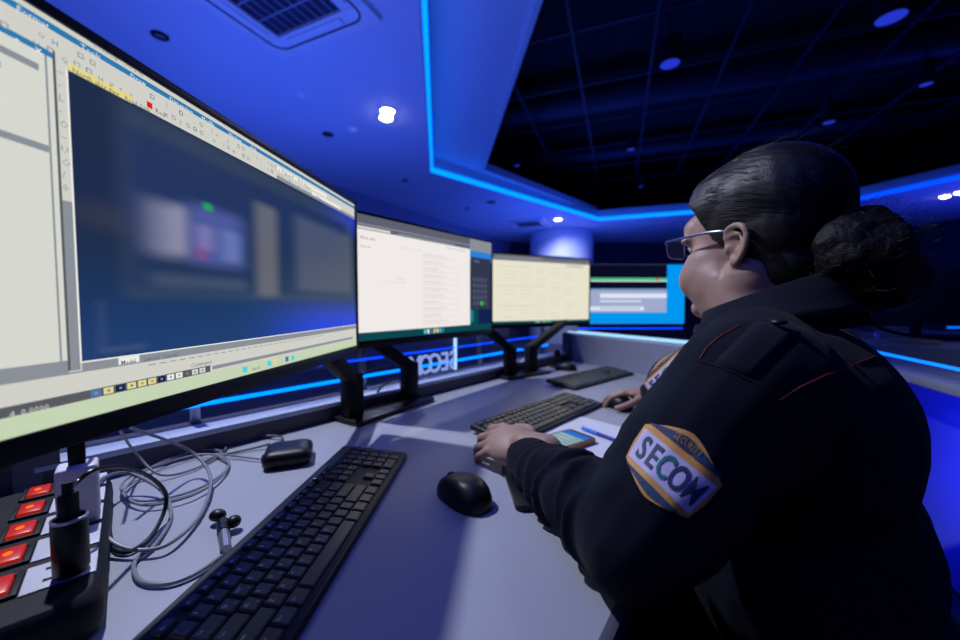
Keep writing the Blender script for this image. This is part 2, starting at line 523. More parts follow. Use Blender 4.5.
# vertical light bar beside the sign
p = PY(466, 354, 1.40)
tt = (Vector((p.x, p.y)) - G0).dot(dk); q = G0 + dk * tt + front
mb = MB().m(M_ledw); mb.box((q.x, q.y, DZ + .115), (.012, .008, .125), rz=math.atan2(dk.y, dk.x), bev=.002)
tag(mb.build('light_bar'), 'short upright glowing white bar right of the mirrored sign', 'light strip')
# sign letters seen from behind (mirrored)
def rail_s(px):
    d = ray(px, 360); d2 = Vector((d.x, d.y)); o = G0 + front
    # solve o + dk*s = d2*t
    det = dk.x * (-d2.y) + d2.x * dk.y
    s = (-o.x * (-d2.y) - d2.x * (-o.y) * 1.0) / det if False else None
    # 2x2 solve
    a, b, c, d_ = dk.x, -d2.x, dk.y, -d2.y
    D = a * d_ - b * c
    return ((-o.x) * d_ - b * (-o.y)) / D
sL, sR = rail_s(411), rail_s(457)
ctr = G0 + front + dk * ((sL + sR) / 2)
# text local x must run from right to left here: x axis = -dk, facing away from the camera
Mx = Matrix.Identity(4)
Mx.col[0] = (-dk.x, -dk.y, 0, 0); Mx.col[1] = (0, 0, 1, 0); Mx.col[2] = (nk.x, nk.y, 0, 0); Mx.col[3] = (ctr.x, ctr.y, DZ + .088, 1)
sg = thing('illuminated_sign', 'glowing pale blue SECOM letters seen mirrored on the low glass screen', 'sign', (0, 0, 0))
txt = 'SECOM'; wtot = abs(sR - sL); xs = [.10, .285, .49, .71, .915]
for ch, fx in zip(txt, xs):
    Mt = Mx @ Matrix.Translation(((fx - .5) * wtot, 0, 0))
    mb = MB().m(M_sign); mb.add(text_bm(ch, .098, Mt, offset=.0008, extrude=.003, sx=.82)); mb.build('letter_' + ch.lower(), sg, smooth=False)
# grey privacy panel on the right with lit ledge
pp = thing('privacy_panel', 'grey low panel with two glowing white light lines behind the far keyboard', 'privacy panel', (0, 0, 0))
along(corner, pan_end, .05, DZ + .140, .03, M_panel, 'panel', pp, 1)
along(corner, pan_end, DZ + .140, DZ + .152, .075, M_ledge, 'ledge', pp, 1)
along(corner, pan_end, DZ + .152, DZ + .158, .008, M_ledw, 'front_light_line', pp, -.2)
pn = Vector((.62, .34)).normalized() * .068
along(corner + pn, pan_end + pn, DZ + .152, DZ + .158, .008, M_ledw, 'back_light_line', pp, -.2)
mb = MB().m(M_deskedge); mb.box((corner.x, corner.y, DZ + .075), (.05, .05, .15), rz=R(45), bev=.003); mb.build('corner_post', pp)

# ================================================================== SCREENS
def S_(name, rgb, k=1.0):
    return emis('display_' + name, s2l(*rgb), k)
UI = dict(
    beige=S_('beige', (208, 208, 200)), pane=S_('pane', (214, 216, 208)), grey=S_('grey', (138, 143, 152)), dgrey=S_('dark_grey', (88, 92, 98)),
    blue=S_('menu_blue', (42, 122, 176)), yellow=S_('tag_yellow', (226, 214, 140)), ink=S_('ink', (95, 95, 100)), white=S_('white', (236, 236, 230)),
    mint=S_('mint', (196, 212, 180)), red=S_('red', (220, 30, 30)), iconb=S_('icon_blue', (80, 120, 170)), cyan=S_('cyan', (70, 210, 230)),
    lilac=S_('lilac', (222, 214, 212)), bar=S_('bar', (95, 96, 112)), teal=S_('teal', (12, 70, 80)), deep=S_('deep', (18, 34, 78)),
    calc=S_('calculator', (50, 56, 78)), calck=S_('calculator_key', (78, 84, 106)), green=S_('green', (40, 200, 60)), page=S_('page', (240, 234, 232)),
    pink=S_('pink_row', (238, 226, 225)), cream=S_('cream', (232, 227, 205)), creamd=S_('cream_dark', (206, 202, 188)), azure=S_('azure', (0, 150, 240)),
    night=S_('night', (10, 12, 38)), silver=S_('silver', (158, 170, 205)), wht2=S_('row_white', (222, 228, 245)), navy=S_('navy', (10, 20, 70)), sky=S_('sky', (40, 130, 220)))

def viewport_material(uu, vv):
    m = bpy.data.materials.new('display_drawing_area'); m.use_nodes = True
    nt = m.node_tree; nt.nodes.clear(); N = nt.nodes; L = nt.links
    tc = N.new('ShaderNodeTexCoord'); sp = N.new('ShaderNodeSeparateXYZ'); L.new(tc.outputs['UV'], sp.inputs[0])
    def mth(op, a, b=None, c=None):
        n = N.new('ShaderNodeMath'); n.operation = op
        for i, v in enumerate((a, b, c)):
            if v is None: continue
            if isinstance(v, (int, float)): n.inputs[i].default_value = v
            else: L.new(v, n.inputs[i])
        return n.outputs[0]
    U, V = sp.outputs[0], sp.outputs[1]
    def sstep(x, e0, e1):
        n = N.new('ShaderNodeMapRange'); n.interpolation_type = 'SMOOTHSTEP'
        L.new(x, n.inputs[0]); n.inputs[1].default_value = e0; n.inputs[2].default_value = e1
        return n.outputs[0]
    def box_(u0, u1, v0, v1, s):
        a = mth('MULTIPLY', sstep(U, u0 - s, u0 + s), mth('SUBTRACT', 1, sstep(U, u1 - s, u1 + s)))
        b = mth('MULTIPLY', sstep(V, v0 - s, v0 + s), mth('SUBTRACT', 1, sstep(V, v1 - s, v1 + s)))
        return mth('MULTIPLY', a, b)
    def mix(base, fac, col, k=1.0):
        n = N.new('ShaderNodeMix'); n.data_type = 'RGBA'
        L.new(mth('MULTIPLY', fac, k), n.inputs[0]); L.new(base, n.inputs[6]); n.inputs[7].default_value = (*s2l(*col), 1)
        return n.outputs[2]
    rgb = N.new('ShaderNodeRGB'); rgb.outputs[0].default_value = (*s2l(27, 42, 60), 1)
    c = rgb.outputs[0]
    c = mix(c, mth('MULTIPLY', sstep(V, .55, .0), 1.0), (26, 62, 118), .8)
    c = mix(c, mth('MULTIPLY', sstep(V, .28, .0), sstep(U, .30, .75)), (40, 70, 225), .85)
    c = mix(c, mth('MULTIPLY', sstep(V, .75, 1.0), sstep(U, .6, 1.0)), (40, 60, 210), .8)
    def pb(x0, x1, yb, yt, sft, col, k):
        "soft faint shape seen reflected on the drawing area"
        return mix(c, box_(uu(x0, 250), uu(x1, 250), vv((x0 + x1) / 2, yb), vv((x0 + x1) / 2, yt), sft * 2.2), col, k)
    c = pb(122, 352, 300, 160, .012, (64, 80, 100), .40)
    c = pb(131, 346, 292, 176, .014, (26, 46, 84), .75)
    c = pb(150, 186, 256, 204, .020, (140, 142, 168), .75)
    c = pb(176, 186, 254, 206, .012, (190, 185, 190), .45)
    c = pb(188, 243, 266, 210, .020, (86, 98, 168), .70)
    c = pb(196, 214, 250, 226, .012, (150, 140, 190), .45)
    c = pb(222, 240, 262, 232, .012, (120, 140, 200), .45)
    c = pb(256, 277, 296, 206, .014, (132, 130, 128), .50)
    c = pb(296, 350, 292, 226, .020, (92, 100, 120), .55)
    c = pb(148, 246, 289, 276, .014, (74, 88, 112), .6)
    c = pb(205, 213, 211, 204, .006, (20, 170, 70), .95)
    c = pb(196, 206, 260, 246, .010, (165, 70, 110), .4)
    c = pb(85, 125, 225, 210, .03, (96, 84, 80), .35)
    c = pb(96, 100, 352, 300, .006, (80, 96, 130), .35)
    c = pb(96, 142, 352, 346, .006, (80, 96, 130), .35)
    e = N.new('ShaderNodeEmission'); L.new(c, e.inputs[0]); e.inputs[1].default_value = 1.0
    g = N.new('ShaderNodeBsdfGlossy'); g.inputs['Roughness'].default_value = .25; g.inputs['Color'].default_value = (.05, .05, .05, 1)
    ad = N.new('ShaderNodeAddShader'); L.new(e.outputs[0], ad.inputs[0]); L.new(g.outputs[0], ad.inputs[1])
    o = N.new('ShaderNodeOutputMaterial'); L.new(ad.outputs[0], o.inputs[0])
    return m

class Monitor:
    "a thing with its screen in the local x-z plane; x runs left to right, y points to the back"
    def __init__(s, label, pl, pr, zb, w, h, anchor='r', group='operator screens', chin=.020, bez=.007, name='computer_monitor'):
        d = (pr - pl).normalized()
        if anchor == 'r': c = pr - d * (w / 2)
        elif anchor == 'l': c = pl + d * (w / 2)
        else: c = (pl + pr) / 2
        s.rz = math.atan2(d.y, d.x); s.w, s.h, s.zb, s.chin, s.bez = w, h, zb, chin, bez
        s.t = thing(name, label, 'monitor', (c.x, c.y, zb), s.rz, group)
        s.M = Matrix.Translation((c.x, c.y, zb)) @ Matrix.Rotation(s.rz, 4, 'Z')
        s.Mi = s.M.inverted()
        mb = MB().m(M_black)
        mb.box((0, .012, h / 2), (w, .022, h), bev=.003)
        mb.build('housing', s.t)
        mb = MB().m(M_black)
        mb.box((0, -.0012, h - bez / 2), (w, .0035, bez), bev=.0008); mb.box((0, -.0012, chin / 2), (w, .0035, chin), bev=.0008)
        mb.box((-w / 2 + bez / 2, -.0012, h / 2), (bez, .0035, h), bev=.0008); mb.box((w / 2 - bez / 2, -.0012, h / 2), (bez, .0035, h), bev=.0008)
        mb.build('bezel', s.t)
        mb = MB().m(M_blackm); mb.box((0, .034, h / 2), (w * .55, .026, h * .55), bev=.008)
        mb.box((0, .053, h / 2), (.12, .016, .12), bev=.004); mb.build('back_cover', s.t)
        s.mb = MB(); s.uvs = []
    def loc(s, px, py):
        "point of the screen plane behind a pixel of the photograph, in screen coordinates"
        o = s.Mi @ EYE; d = s.Mi.to_3x3() @ ray(px, py)
        t = -o.y / d.y; p = o + d * t
        return p.x, p.z
    def x(s, px, py=300): return s.loc(px, py)[0]
    def z(s, px, py): return s.loc(px, py)[1]
    def rect(s, x0, z0, x1, z1, m, layer=1):
        lim = s.w / 2 - s.bez
        x0, x1 = max(min(x0, x1), -lim), min(max(x0, x1), lim)
        z0, z1 = max(min(z0, z1), s.chin), min(max(z0, z1), s.h - s.bez)
        if x1 <= x0 or z1 <= z0: return
        y = -.0001 - .00012 * layer
        s.mb.m(m); s.mb.poly([(x0, y, z0), (x1, y, z0), (x1, y, z1), (x0, y, z1)])
    def text(s, txt, x, z, size, m=None, layer=5, cx='LEFT', off=0):
        Mt = Matrix.Translation((x, -.0001 - .00012 * layer, z)) @ Matrix.Rotation(PI / 2, 4, 'X')
        s.mb.m(m or UI['ink']); s.mb.add(text_bm(txt, size, Mt, cx=cx, res=1, offset=off))
    def done(s):
        return s.mb.build('screen', s.t, smooth=False)

ZB = CAMZ - .121
# ---- first screen: wide, drawing software
pl = P(0, 468, ZB).to_2d(); pr = P(358, 353, ZB).to_2d()
m1 = Monitor('big wide screen at the left edge showing drawing software', pl, pr, ZB, .82, .362, 'r', bez=.0095)
W = m1
xl, xr = -W.w / 2, W.w / 2
xpane = W.x(60, 200); xv0 = W.x(76, 250)
zb_top = W.z(96, 50.6); zb_bot = W.z(96, 56.6)
zv1 = W.z(69, 70); zv0 = W.z(85, 361)
zst1 = W.z(45, 399); zst0 = W.z(45, 409)
W.rect(xl, 0, xr, W.h, UI['beige'], 0)
W.rect(xl, zb_bot, xr, zb_top, UI['blue'], 1)
for i, wd in enumerate(['File', 'Edit', 'View', 'Insert', 'Format', 'Tools', 'Draw', 'Dimension', 'Modify', 'Window', 'Help']):
    W.text(wd, W.x(-330 + 0 * i) if False else xpane - .19 + i * .042, (zb_top + zb_bot) / 2 - .0018, .0068, UI['white'])
# toolbar icons
rnd = random.Random(3)
zt = zv1 + (zb_bot - zv1) * .70; zt2 = zv1 + (zb_bot - zv1) * .32
for row, z in ((0, zt), (1, zt2)):
    x = xpane - .2
    while x < xr - .2:
        m_ = rnd.choice([UI['grey'], UI['iconb'], UI['grey'], UI['grey'], UI['creamd'], UI['ink']])
        k = rnd.random()
        if k < .35: W.text(rnd.choice('ABQOXHE'), x, z - .002, .0062, m_)
        elif k < .75:
            W.rect(x, z - .0022, x + .0046, z + .0022, m_, 3); W.rect(x + .0008, z - .0014, x + .0038, z + .0014, UI['beige'], 4)
        x += .0092
        if k > .93: W.rect(x, z - .003, x + .0006, z + .003, UI['grey'], 3); x += .006
xr1 = W.x(146, 101)
W.rect(xr1, zt2 - .004, xr1 + .006, zt2 + .002, UI['red'], 6); W.text('Red', xr1 + .009, zt2 - .003, .007)
W.rect(xr - .30, zt - .003, xr - .14, zt + .0035, UI['white'], 3); W.text('ByLayer', xr - .28, zt - .002, .006); W.text('ByLayer', xr - .22, zt - .002, .006)
W.rect(xr - .20, zt2 - .003, xr - .08, zt2 + .0035, UI['white'], 3); W.text('ByColor', xr - .18, zt2 - .002, .006)
W.rect(xr - .30, zv1, xr, zv1 + .006, UI['grey'], 2)
W.text('Drawing - site plan', xpane + .03, zb_top + .004, .0060, UI['grey'])
for i in range(26): W.rect(xpane + .02 + i * .011, zb_top + .0035, xpane + .027 + i * .011, zb_top + .0055, UI['creamd'], 2)
# left pane
zph1 = W.z(26, 38.5); zph0 = W.z(26, 45)
W.rect(xl, W.z(71, 373), xpane, zph1, UI['pane'], 2)
W.rect(xl, zph0, xpane, zph1, UI['blue'], 3)
W.text('x', xpane - .012, zph0 + .001, .009, UI['white']); W.text('-', xpane - .024, zph0 + .001, .009, UI['white'])
W.rect(xl, W.z(20, 62), xpane - .01, W.z(20, 55), UI['grey'], 3)
W.text('General', xpane - .055, W.z(30, 79), .007); W.text('Color', xpane - .055, W.z(33, 91), .007); W.text('Layer', xpane - .05, W.z(33, 86), .007)
W.rect(xl, W.z(40, 150), xpane - .006, W.z(40, 143), UI['grey'], 3)
W.rect(xpane - .006, zv0 - .004, xpane - .0045, zph0, UI['grey'], 4)
W.rect(xpane - .0008, zv0 - .006, xpane + .0012, zph1 + .002, UI['dgrey'], 4)
W.rect(xl, W.z(71, 373), xpane, W.z(63, 361), UI['grey'], 3)
# vertical tool strip
W.rect(xpane, W.z(71, 371), xv0 - .0012, W.z(66, 201), UI['grey'], 3)
for i in range(14):
    z = zv1 - .006 - i * .0105
    if z > W.z(66, 201) + .006:
        W.text(rnd.choice('/-O~UDC0LA'), (xpane + xv0) / 2 - .003, z, .008, UI['grey'])
M_view = viewport_material(lambda px, py: (W.x(px, py) - xv0) / (xr - W.bez - xv0), lambda px, py: (W.z(px, py) - zv0) / (zv1 - zv0))  # display colour with blurred room reflections painted in
# drawing area
me_rect = (xv0, zv0, xr - W.bez, zv1)
W.rect(*me_rect, M_view, 3)
W.rect(xv0 - .0015, zv0 - .001, xv0, zv1, UI['white'], 4)
W.rect(xv0, zv0 - .0012, xr, zv0, UI['white'], 4)
xy = W.x(100, 93)
W.rect(xv0 + .0005, zv1 - .0008, W.x(132, 101), zv1 + .0062, UI['yellow'], 5)
W.text('North elev.dwg   Read Only', xv0 + .003, zv1 + .001, .006, UI['dgrey'], 6)
# tabs and command area
W.rect(xv0, zv0 - .008, xr, zv0 - .0014, UI['grey'], 3)
W.rect(xv0 + .03, zv0 - .008, xv0 + .05, zv0 - .0014, UI['white'], 4)
for i, wd in enumerate(('Model', 'Layout1', 'Layout2')): W.text(wd, xv0 + .032 + i * .022, zv0 - .0066, .0056, UI['dgrey'], 5, off=.0001 if i == 0 else 0)
W.rect(xl, zv0 - .0094, xr, zv0 - .008, UI['grey'], 3)
W.text('Command:', xl + .35, zst1 + .004, .007, UI['ink'])
for i in range(30): W.rect(xl + .3 + i * .012, zv0 - .0135, xl + .308 + i * .012, zv0 - .0125, UI['grey'], 3)
W.rect(xl, zst0, W.x(210, 370), zst1, UI['dgrey'], 4)
W.rect(W.x(212, 370), zst0 + .002, xr - .03, zst1 - .0015, UI['grey'], 4)
W.text('4, 0.0000', W.x(8, 410), zst0 + .0015, .0065, UI['beige'], 6)
x = W.x(90, 392)
for i, c_ in enumerate(('iconb', 'yellow', 'deep', 'yellow', 'yellow', 'yellow', 'deep', 'white', 'white', 'dgrey', 'beige', 'beige')):
    W.rect(x + i * .0105, zst0 + .001, x + .0085 + i * .0105, zst1 - .001, UI[c_], 5)
    W.rect(x + .003 + i * .0105, zst0 + .003, x + .0055 + i * .0105, zst1 - .003, UI['iconb' if i in (1, 3) else 'grey'], 6)
W.rect(xl, 0, xr, zst0 - .0005, UI['mint'], 3)
tz = (W.chin + zst0) / 2
for px_, c_ in ((242, 'cyan'), (267, 'cyan'), (273, 'yellow'), (279, 'creamd'), (285, 'iconb'), (291, 'cyan')):
    xx = W.x(px_, 362); W.rect(xx, tz - .004, xx + .009, tz + .004, UI[c_], 5)
W.text('Search', W.x(251, 366), tz - .002, .007, UI['ink'])
o = W.done()
# uv for the drawing area
me = o.data; uvl = me.uv_layers[0] if len(me.uv_layers) else me.uv_layers.new(name='UVMap')
vi = list(me.materials).index(M_view)
for p_ in me.polygons:
    for li in p_.loop_indices:
        co = me.vertices[me.loops[li].vertex_index].co
        uvl.data[li].uv = ((co.x - xv0) / (xr - W.bez - xv0), (co.z - zv0) / (zv1 - zv0))

# ---- second screen
pl = P(358, 349, ZB).to_2d(); pr = P(491, 333.7, ZB).to_2d()
m2 = Monitor('second screen from the left, white form page and dark calculator', pl, pr, ZB, .628, .362, 'm')
W = m2; xl, xr = -W.w / 2, W.w / 2
W.rect(xl, 0, xr, W.h, UI['deep'], 0)
xp = W.x(470, 300)
zt0 = W.z(400, 236); zbar = W.z(420, 328.5)
W.rect(xl, zbar, xp, W.h, UI['page'], 1); W.rect(xl, zt0, xp, W.h, UI['bar'], 2)
W.rect(xl, zt0 + .012, xp, zt0 + .0155, UI['grey'], 3)
W.rect(xl, zt0 + .002, xl + .12, zt0 + .008, UI['lilac'], 3)
W.rect(xl + .15, zt0 + .003, xl + .40, zt0 + .007, UI['grey'], 3)
W.text('New case', xl + .02, zt0 - .022, .012, UI['ink']); W.text('Filter list', xl + .02, zt0 - .045, .009, UI['grey'])
W.text('No entry', xl + .14, zt0 - .125, .009, UI['creamd']); W.text('Select a row to see details', xl + .09, zt0 - .135, .008, UI['creamd'])
xc = W.x(421, 300)
for i in range(12):
    z = zt0 - .045 - i * .021
    if z < zbar + .01: break
    W.rect(xc, z - .010, xp - .06, z - .004, UI['pink'], 2)
    W.rect(xc + .01, z, xc + .13 - (i * 7 % 5) * .012, z + .0025, UI['creamd'], 3)
    W.rect(xc + .005, z - .0075, xc + .10, z - .006, UI['lilac'], 4)
for i in range(5): W.rect(xl + .16 + i * .018, zt0 - .035, xl + .165 + i * .018, zt0 - .031, UI['creamd'], 3)
W.rect(xp - .13, zt0 - .012, xp - .02, zt0 - .009, UI['creamd'], 3)
W.rect(xl, 0, xr, zbar, UI['teal'], 3)
xx = W.x(424, 331)
for i, c_ in enumerate(('cyan', 'white', 'iconb', 'creamd', 'yellow', 'cyan', 'iconb')): W.rect(xx + i * .014, W.chin + .004, xx + .009 + i * .014, zbar - .004, UI[c_], 4)
W.rect(xp, W.z(480, 252), xr, W.h, UI['grey'], 2); W.rect(xp, W.z(480, 262), xr, W.z(480, 252), UI['sky'], 2)
zc1 = W.z(480, 258); zc0 = W.z(480, 309)
W.rect(xp + .004, zc0, xr - .012, zc1, UI['calc'], 4)
W.text('Calculator', xp + .02, zc1 - .014, .009, UI['silver'], 6)
for i in range(4):
    for j in range(5):
        W.rect(xp + .018 + i * .023, zc0 + .014 + j * .022, xp + .034 + i * .023, zc0 + .029 + j * .022, UI['green'] if (i == 2 and j == 0) else UI['calck'], 5)
W.rect(xp, zbar, xp + .05, zc0, UI['teal'], 3)
W.rect(xp, zbar + .01, xp + .02, zc0 - .004, S_('turquoise', (20, 130, 140)), 4)
W.done()

# ---- third screen
pl = P(490, 328.6, ZB).to_2d(); pr = P(589.5, 325.2, ZB).to_2d()
m3 = Monitor('third screen from the left, cream document page', pl, pr, ZB, .615, .362, 'm')
W = m3; xl, xr = -W.w / 2, W.w / 2
W.rect(xl, 0, xr, W.h, UI['cream'], 0)
z1 = W.h - .035
W.rect(xl, z1, xr, W.h, UI['bar'], 1); W.rect(xl, z1 + .006, xr, z1 + .011, UI['grey'], 2)
W.rect(xl + .03, z1 + .014, xl + .30, z1 + .02, UI['grey'], 2)
W.rect(xr - .16, z1 - .02, xr - .05, z1 - .004, UI['creamd'], 2)
for i in range(14):
    z = z1 - .03 - i * .019
    if i % 5 == 0: W.rect(xl + .04, z, xl + .04 + .2 + (i % 3) * .03, z + .003, UI['creamd'], 2)
    for j in range(5):
        if (i * 3 + j * 5) % 4: W.rect(xl + .08 + j * .09, z, xl + .08 + j * .09 + .05 + ((i + j) % 3) * .01, z + .0022, UI['creamd'], 2)
W.rect(xl, 0, xr, W.chin + .013, UI['teal'], 3)
for i, c_ in enumerate(('cyan', 'white', 'iconb', 'creamd', 'green', 'cyan', 'iconb')): W.rect(-.05 + i * .016, W.chin + .003, -.04 + i * .016, W.chin + .010, UI[c_], 4)
W.done()

# ---- fourth screen, on the neighbouring desk
pr4 = PY(685, 328, 2.12).to_2d(); pl4 = Vector((pr4.x - .612, pr4.y - .02))
m4 = Monitor('fourth screen, bright azure desktop with black and grey windows', pl4, pr4, CAMZ - .138, .612, .362, 'r')
W = m4; xl, xr = -W.w / 2, W.w / 2
W.rect(xl, 0, xr, W.h, UI['azure'], 0)
x0 = W.x(592, 300); x1 = W.x(666.5, 300)
def rz_(a, b, m_, L_=2, xa=None, xb=None): W.rect(xa if xa is not None else xl + .02, W.z(630, b), xb if xb is not None else x1, W.z(630, a), m_, L_)
rz_(262.5, 264.5, UI['silver'], 3); rz_(264.5, 288.5, UI['night']); rz_(277.8, 280.6, S_('line_green', (70, 190, 120)), 4); rz_(280.6, 281.6, UI['wht2'], 4)
W.rect(W.x(655, 300), W.z(630, 280.4), W.x(658, 300), W.z(630, 278), UI['red'], 5)
rz_(289, 312.5, UI['silver'], 3); rz_(289, 290.5, UI['grey'], 4); rz_(293.5, 298, UI['wht2'], 4, W.x(600)); rz_(300.5, 302, UI['wht2'], 4, W.x(600), W.x(641)); rz_(306.5, 310.5, UI['wht2'], 4, xl + .02, W.x(644))
rz_(307.8, 309, UI['silver'], 5, W.x(600), W.x(640))
W.rect(xl, 0, xr, W.chin + .008, UI['sky'], 3)
W.done()
mb = MB().m(M_led); mb.box((0, .013, -.006), (.60, .012, .006)); mb.build('under_glow_strip', m4.t)

# ---- stands
def stand(label, base_c, base_rz, length, posts, arms, cable):
    t = thing('monitor_stand', label, 'monitor stand', (base_c.x, base_c.y, DZ), base_rz, 'dual arm stands of the operator screens')
    Mi = (Matrix.Translation((base_c.x, base_c.y, DZ)) @ Matrix.Rotation(base_rz, 4, 'Z')).inverted()
    mb = MB().m(M_black); mb.box((0, 0, .007), (length, .12, .012), bev=.003); mb.build('base_plate', t)
    for x, hgt, (tx, ty, tz) in zip(posts, (.115, .115), arms):
        mb = MB().m(M_blackm); mb.box((x, 0, .0125 + hgt / 2), (.052, .036, hgt), bev=.006); mb.build('post', t)
        tp = Mi @ Vector((tx, ty, tz)); a = Vector((x, 0, hgt - .002))
        mb = MB().m(M_blackm)
        d = (tp - a); L = d.length; q = d.normalized().to_track_quat('Z', 'Y').to_matrix().to_4x4()
        mb.box((0, 0, L / 2), (.034, .036, L + .02), bev=.005, M=Matrix.Translation(a) @ q); mb.build('arm', t)
    if cable:
        mb = MB().m(M_cableblk)
        mb.tube([(posts[0] + .01, .02, .10), ((posts[0] + posts[1]) / 2, .035, .115), (posts[1], .03, .105)], .0035)
        mb.tube([(posts[0] + .03, .02, .02), ((posts[0] + posts[1]) / 2 - .01, .03, .03), ((posts[0] + posts[1]) / 2 + .02, .03, .06), (posts[1] - .01, .02, .09)], .003)
        mb.build('cable', t)
    return t
def backpt(m, x, z, y=.05): v = m.M @ Vector((x, y, z)); return (v.x, v.y, v.z)
b0_ = P(350, 423, DZ).to_2d(); b1_ = P(420, 400, DZ).to_2d()
bd = (b1_ - b0_).normalized(); bn = Vector((-bd.y, bd.x)); bc = (b0_ + b1_) / 2 + bn * .012
L1 = (P(330, 421, DZ).to_2d() - P(434, 403, DZ).to_2d()).length
p0 = (P(351, 420, DZ).to_2d() - bc).dot(bd); p1 = (P(410, 402, DZ).to_2d() - bc).dot(bd)
stand('black two armed stand behind the big left screen and second screen', bc, math.atan2(bd.y, bd.x), .30, (p0, p1),
      (backpt(m1, m1.w / 2 - .09, .02), backpt(m2, -.235, .02)), True)
c0 = P(505, 374, DZ).to_2d(); c1 = P(528, 369.5, DZ).to_2d(); cc = P(516, 374, DZ).to_2d(); cdd = (c1 - c0).normalized()
cdd = Vector((.80, .60)); cc = cc + Vector((-.6, .8)) * -.03
stand('black two armed stand behind the second and third screens', cc, math.atan2(cdd.y, cdd.x), .25, (-.062, .062),
      (backpt(m2, m2.w / 2 - .03, .05), backpt(m3, m3.x(572), .03, .04)), True)
# neighbouring desk and the fourth screen's stand
t = thing('neighbour_desk', 'dark edged desk beyond the grey panel carrying the azure screen', 'desk', (0, 0, 0))
mb = MB().m(M_desk); mb.prism([(.62, 2.02), (1.0, 1.42), (1.9, 1.9), (1.9, 2.7), (.62, 2.7)], DZ - .03, DZ - .002); mb.build('desk_top', t)
for x, y in ((.75, 2.6), (1.8, 2.6), (1.8, 1.95), (1.1, 1.6)):
    mb = MB().m(M_deskedge); mb.box((x, y, (DZ - .03) / 2), (.05, .05, DZ - .03), bev=.003); mb.build('leg', t)
v = m4.M @ Vector((0, .09, 0))
t = thing('monitor_stand', 'stand behind the azure screen, mostly hidden by it', 'monitor stand', (v.x, v.y, DZ), m4.rz)
mb = MB().m(M_black); mb.box((0, 0, .005), (.24, .18, .012), bev=.003); mb.build('base_plate', t)
mb = MB().m(M_blackm); mb.box((0, 0, .18), (.04, .03, .34), bev=.004); mb.build('post', t)
mb = MB().m(M_blackm); mb.box((0, -.02, .33), (.08, .05, .08), bev=.004); mb.build('mount_plate', t)

# ================================================================== KEYBOARDS
U = .0190
def key_mesh(w, d, leg, small=False):
    mb = MB().m(M_key)
    b = bmesh.new()
    x, y = w / 2 - .0008, d / 2 - .0008
    lo = [(-x, -y), (x, -y), (x, y), (-x, y)]
    k = .0012
    hi = [(-x + k, -y + k), (x - k, -y + k), (x - k, y - k * .6), (-x + k, y - k * .6)]
    v0 = [b.verts.new((*p, 0)) for p in lo]; v1 = [b.verts.new((*p, .0042)) for p in hi]
    b.faces.new(v1)
    for i in range(4): b.faces.new((v0[i], v0[(i + 1) % 4], v1[(i + 1) % 4], v1[i]))
    bmesh.ops.bevel(b, geom=[e for e in b.edges if all(v.co.z > .004 for v in e.verts)] + [e for e in b.edges if abs(e.verts[0].co.z - e.verts[1].co.z) > .002], offset=.0009, segments=2, affect='EDGES')
    mb.add(b)
    if leg:
        s = .0062 if len(leg) == 1 else .0036
        mb.m(M_keyl); mb.add(text_bm(leg, s, Matrix.Translation((-x + .0035, (y - .006) if not small else -.001, .0044)), cx='LEFT', cy='CENTER', res=1, offset=.0001))
        if len(leg) == 1 and leg.isalpha():
            mb.m(M_keylb); mb.add(text_bm(chr(0x0431 + ord(leg) % 30), .005, Matrix.Translation((x - .0055, -y + .0045, .0044)), cx='CENTER', cy='CENTER', res=1))
    return mb
